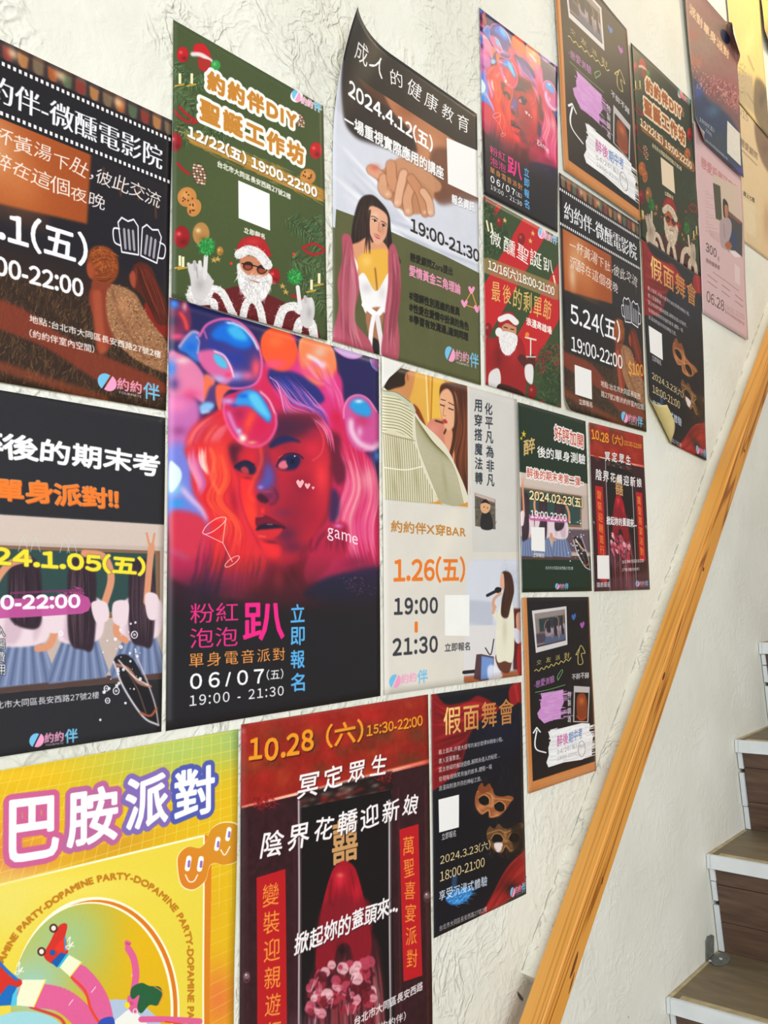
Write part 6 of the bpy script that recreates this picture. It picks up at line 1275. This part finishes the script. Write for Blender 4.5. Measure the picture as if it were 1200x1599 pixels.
def knot(px, py, ry, rz, an=0):
    p = onwall(px, py, .0905); a = np.linspace(0, 2*math.pi, 14, endpoint=False); v = []
    for q in a:
        l, s_ = ry*math.cos(q)*(1+.15*math.sin(3*q)), rz*math.sin(q)
        v.append((.0911, p[1]+l*math.cos(SL+an)-s_*math.sin(SL+an), p[2]+l*math.sin(SL+an)+s_*math.cos(SL+an)))
    v += [(.0902, q[1], q[2]) for q in v]; f = [tuple(range(14))]+[(i, (i+1) % 14, 14+(i+1) % 14, 14+i) for i in range(14)]
    o = mesh_obj('knot', v, f, M_KNOT, rail); o.matrix_parent_inverse = Matrix.Translation(rail.location).inverted()
for a in ((897, 1507, .026, .0042, .05), (893, 1535, .02, .002, .1), (941, 1375, .008, .003, .3), (1037, 1056, .012, .0045, 0), (1099, 889, .007, .004, 0), (1163, 704, .007, .004, 0)): knot(*a)

# ---------------------------------------------------------------- stairs
st = empty('staircase', (.4, 2.1, FLOOR_Z))
tag(st, 'steep stair of worn brown treads with white front edges and walnut risers along the wall', 'staircase')
def sub(o, par=st):
    if par is st: o.matrix_parent_inverse = Matrix.Translation(st.location).inverted()
    return o
WX = .86
noses = [(1.80, -1.385, .20), (2.084, -1.093, .20), (2.385, -.805, -.05), (2.647, -.516, 0.), (2.913, -.225, 0.)]
for k in range(5): noses.append((2.913+.27*(k+1), -.225+.288*(k+1), 0.))
TH, TILT = .038, .055
for i, (y, z, yaw) in enumerate(noses):
    ny, nz = (noses[i+1][0], noses[i+1][1]) if i+1 < len(noses) else (y+.27, z+.288)
    yb = ny+.075                                   # tread runs under the riser above
    g = .004
    fy = lambda x, y_: y_+yaw*x*.25
    # tread slab (top surface), white nosing band and bare wood strips are pieces of it
    tr = hexa('tread', [(g, y+.012, z-TH), (WX, fy(WX, y+.012), z-TH+TILT*WX), (WX, yb, z-TH+TILT*WX), (g, yb, z-TH),
                        (g, y+.012, z), (WX, fy(WX, y+.012), z+TILT*WX), (WX, yb, z+TILT*WX), (g, yb, z)], M_TREAD, st)
    sub(tr)
    def piece(nm, x0, x1, y0, y1, z0, z1, mat, bev=0., par=tr):
        T = lambda x, q: TILT*x
        return hexa(nm, [(x0, fy(x0, y+y0), z+z0+T(x0, 0)), (x1, fy(x1, y+y0), z+z0+T(x1, 0)), (x1, fy(x1, y+y1), z+z0+T(x1, 0)), (x0, fy(x0, y+y1), z+z0+T(x0, 0)),
                         (x0, fy(x0, y+y0), z+z1+T(x0, 0)), (x1, fy(x1, y+y0), z+z1+T(x1, 0)), (x1, fy(x1, y+y1), z+z1+T(x1, 0)), (x0, fy(x0, y+y1), z+z1+T(x0, 0))], mat, par, bev)
    piece('nosing_strip', .011, WX, 0, .012, -TH, .0006, M_WHITE, .001)
    piece('end_cap', .0015, .0105, -.001, .011, -TH, .0012, M_WHITE, .0008)
    piece('bare_edge', .03, WX, .0125, .034, -.002, .0007, M_RAW)
    sd = hexa('side_strip', [(.002, y+.013, z-.003), (.012, y+.013, z-.003), (.010, ny+.05, z-.003), (.002, ny+.05, z-.003), (.002, y+.013, z+.0012), (.012, y+.013, z+.0012), (.010, ny+.05, z+.0012), (.002, ny+.05, z+.0012)], M_RAW, tr)
    # riser above this tread: walnut boards leaning forward at the top
    y0, y1, z0, z1 = ny+.062, ny+.018, z, nz-TH
    cuts = [0, .36, .80, 1.0]
    for a_, b_ in zip(cuts[:-1], cuts[1:]):
        ya, yb2 = y0+(y1-y0)*a_, y0+(y1-y0)*b_; za, zb = z0+(z1-z0)*a_+.0008, z0+(z1-z0)*b_-.0008
        j = _noise.normal(0, .0006)
        bo = hexa('riser_board', [(.018, ya+j, za+TILT*.018), (WX, ya+j, za+TILT*WX), (WX, ya+.018, za+TILT*WX), (.018, ya+.018, za+TILT*.018), (.018, yb2+j, zb+TILT*.018), (WX, yb2+j, zb+TILT*WX), (WX, yb2+.018, zb+TILT*WX), (.018, yb2+.018, zb+TILT*.018)], M_WALNUT, st, .0006); sub(bo)
    # white filler strips between riser and wall, in broken lengths
    cuts = [.0, .56, .60, .84, 1.0] if i % 2 else [.0, .30, .74, .78, 1.0]
    for q in range(4):
        a_, b_ = cuts[q], cuts[q+1]
        if b_-a_ < .05: continue
        w = .012+.003*_noise.random(); sh = .0015*_noise.normal()
        ya, yb2 = y0+(y1-y0)*a_, y0+(y1-y0)*b_; za, zb = z0+(z1-z0)*a_+.002, z0+(z1-z0)*b_-.0012
        e = hexa('edge_strip', [(.003, ya-.006+sh, za), (.004+w, ya-.005+sh, za), (.004+w, ya+.006, za), (.003, ya+.006, za), (.003, yb2-.006+sh, zb), (.003+w, yb2-.005+sh, zb), (.003+w, yb2+.006, zb), (.003, yb2+.006, zb)], M_WHITE, st, .0008); sub(e)
# plain string board closing the open side, down to the floor
sb = [(1.80, FLOOR_Z), (1.80, -1.42)]; 
pts = []
for i, (y, z, yaw) in enumerate(noses):
    pts += [(y+.02, z-TH+TILT*WX-.002)]; ny = noses[i+1][0] if i+1 < len(noses) else y+.27; pts += [(ny+.02, z-TH+TILT*WX-.002)]
poly = [(pts[0][0], FLOOR_Z)]+pts+[(pts[-1][0], FLOOR_Z)]
n = len(poly); v = [(WX-.02, a, b) for a, b in poly]+[(WX, a, b) for a, b in poly]
f = [tuple(range(n))[::-1], tuple(range(n, 2*n))]+[(i, (i+1) % n, n+(i+1) % n, n+i) for i in range(n)]
sub(mesh_obj('string_board', v, f, M_WHITE, st))
# bottom riser under the lowest tread
y, z, _ = noses[0]; sub(hexa('riser_board', [(.018, y+.05, FLOOR_Z), (WX, y+.05, FLOOR_Z), (WX, y+.07, FLOOR_Z), (.018, y+.07, FLOOR_Z), (.018, y+.03, z-TH), (WX, y+.03, z-TH+TILT*WX), (WX, y+.05, z-TH+TILT*WX), (.018, y+.05, z-TH)], M_WALNUT, st))
# steel corner bracket with screws
def strip(nm, pts, thick, mat, par, axis):
    m = len(pts); vv = [tuple(p) for p in pts]+[tuple(np.array(p)+thick*np.array(axis)) for p in pts]
    return mesh_obj(nm, vv, [tuple(range(m))[::-1], tuple(range(m, 2*m))]+[(i, (i+1) % m, m+(i+1) % m, m+i) for i in range(m)], mat, par)
W0 = [onwall(*p) for p in ((1102, 1503), (1101.5, 1470), (1104, 1462), (1111, 1459), (1114, 1461), (1114, 1497))]
br = strip('angle_bracket', [(.001, p[1], p[2]) for p in W0], .0025, M_STEEL, st, (1, 0, 0)); sub(br)
t1 = noses[1][1]
plate = [(.006+.036*(1+math.cos(a))*.5*1.3, 2.385+.045*math.sin(a), t1+.0035) for a in np.linspace(0, 2*math.pi, 12, endpoint=False)]
strip('base_plate', plate, .002, M_STEEL, br, (0, 0, 1))
for (x, y_, z_) in ((.03, 2.385, t1+.0055), (.012, 2.352, t1+.0055)):
    strip('screw', [(x+.0045*math.cos(a), y_+.0045*math.sin(a), z_) for a in np.linspace(0, 2*math.pi, 8, endpoint=False)], .0015, M_WHITE, br, (0, 0, 1))
# staple marks on a riser: three short bright nicks
# flat dark patch painted as the shade in the hole at the batten's low end
cav = [onwall(*p) for p in ((808, 1548), (811, 1551), (817, 1559), (816, 1563), (812, 1560), (809, 1554))]
cv = strip('cavity_shade', [(.0006, p[1], p[2]) for p in cav], .0008, M_HOLE_SHADE, batten, (1, 0, 0)); cv.matrix_parent_inverse = batten.matrix_basis.inverted()
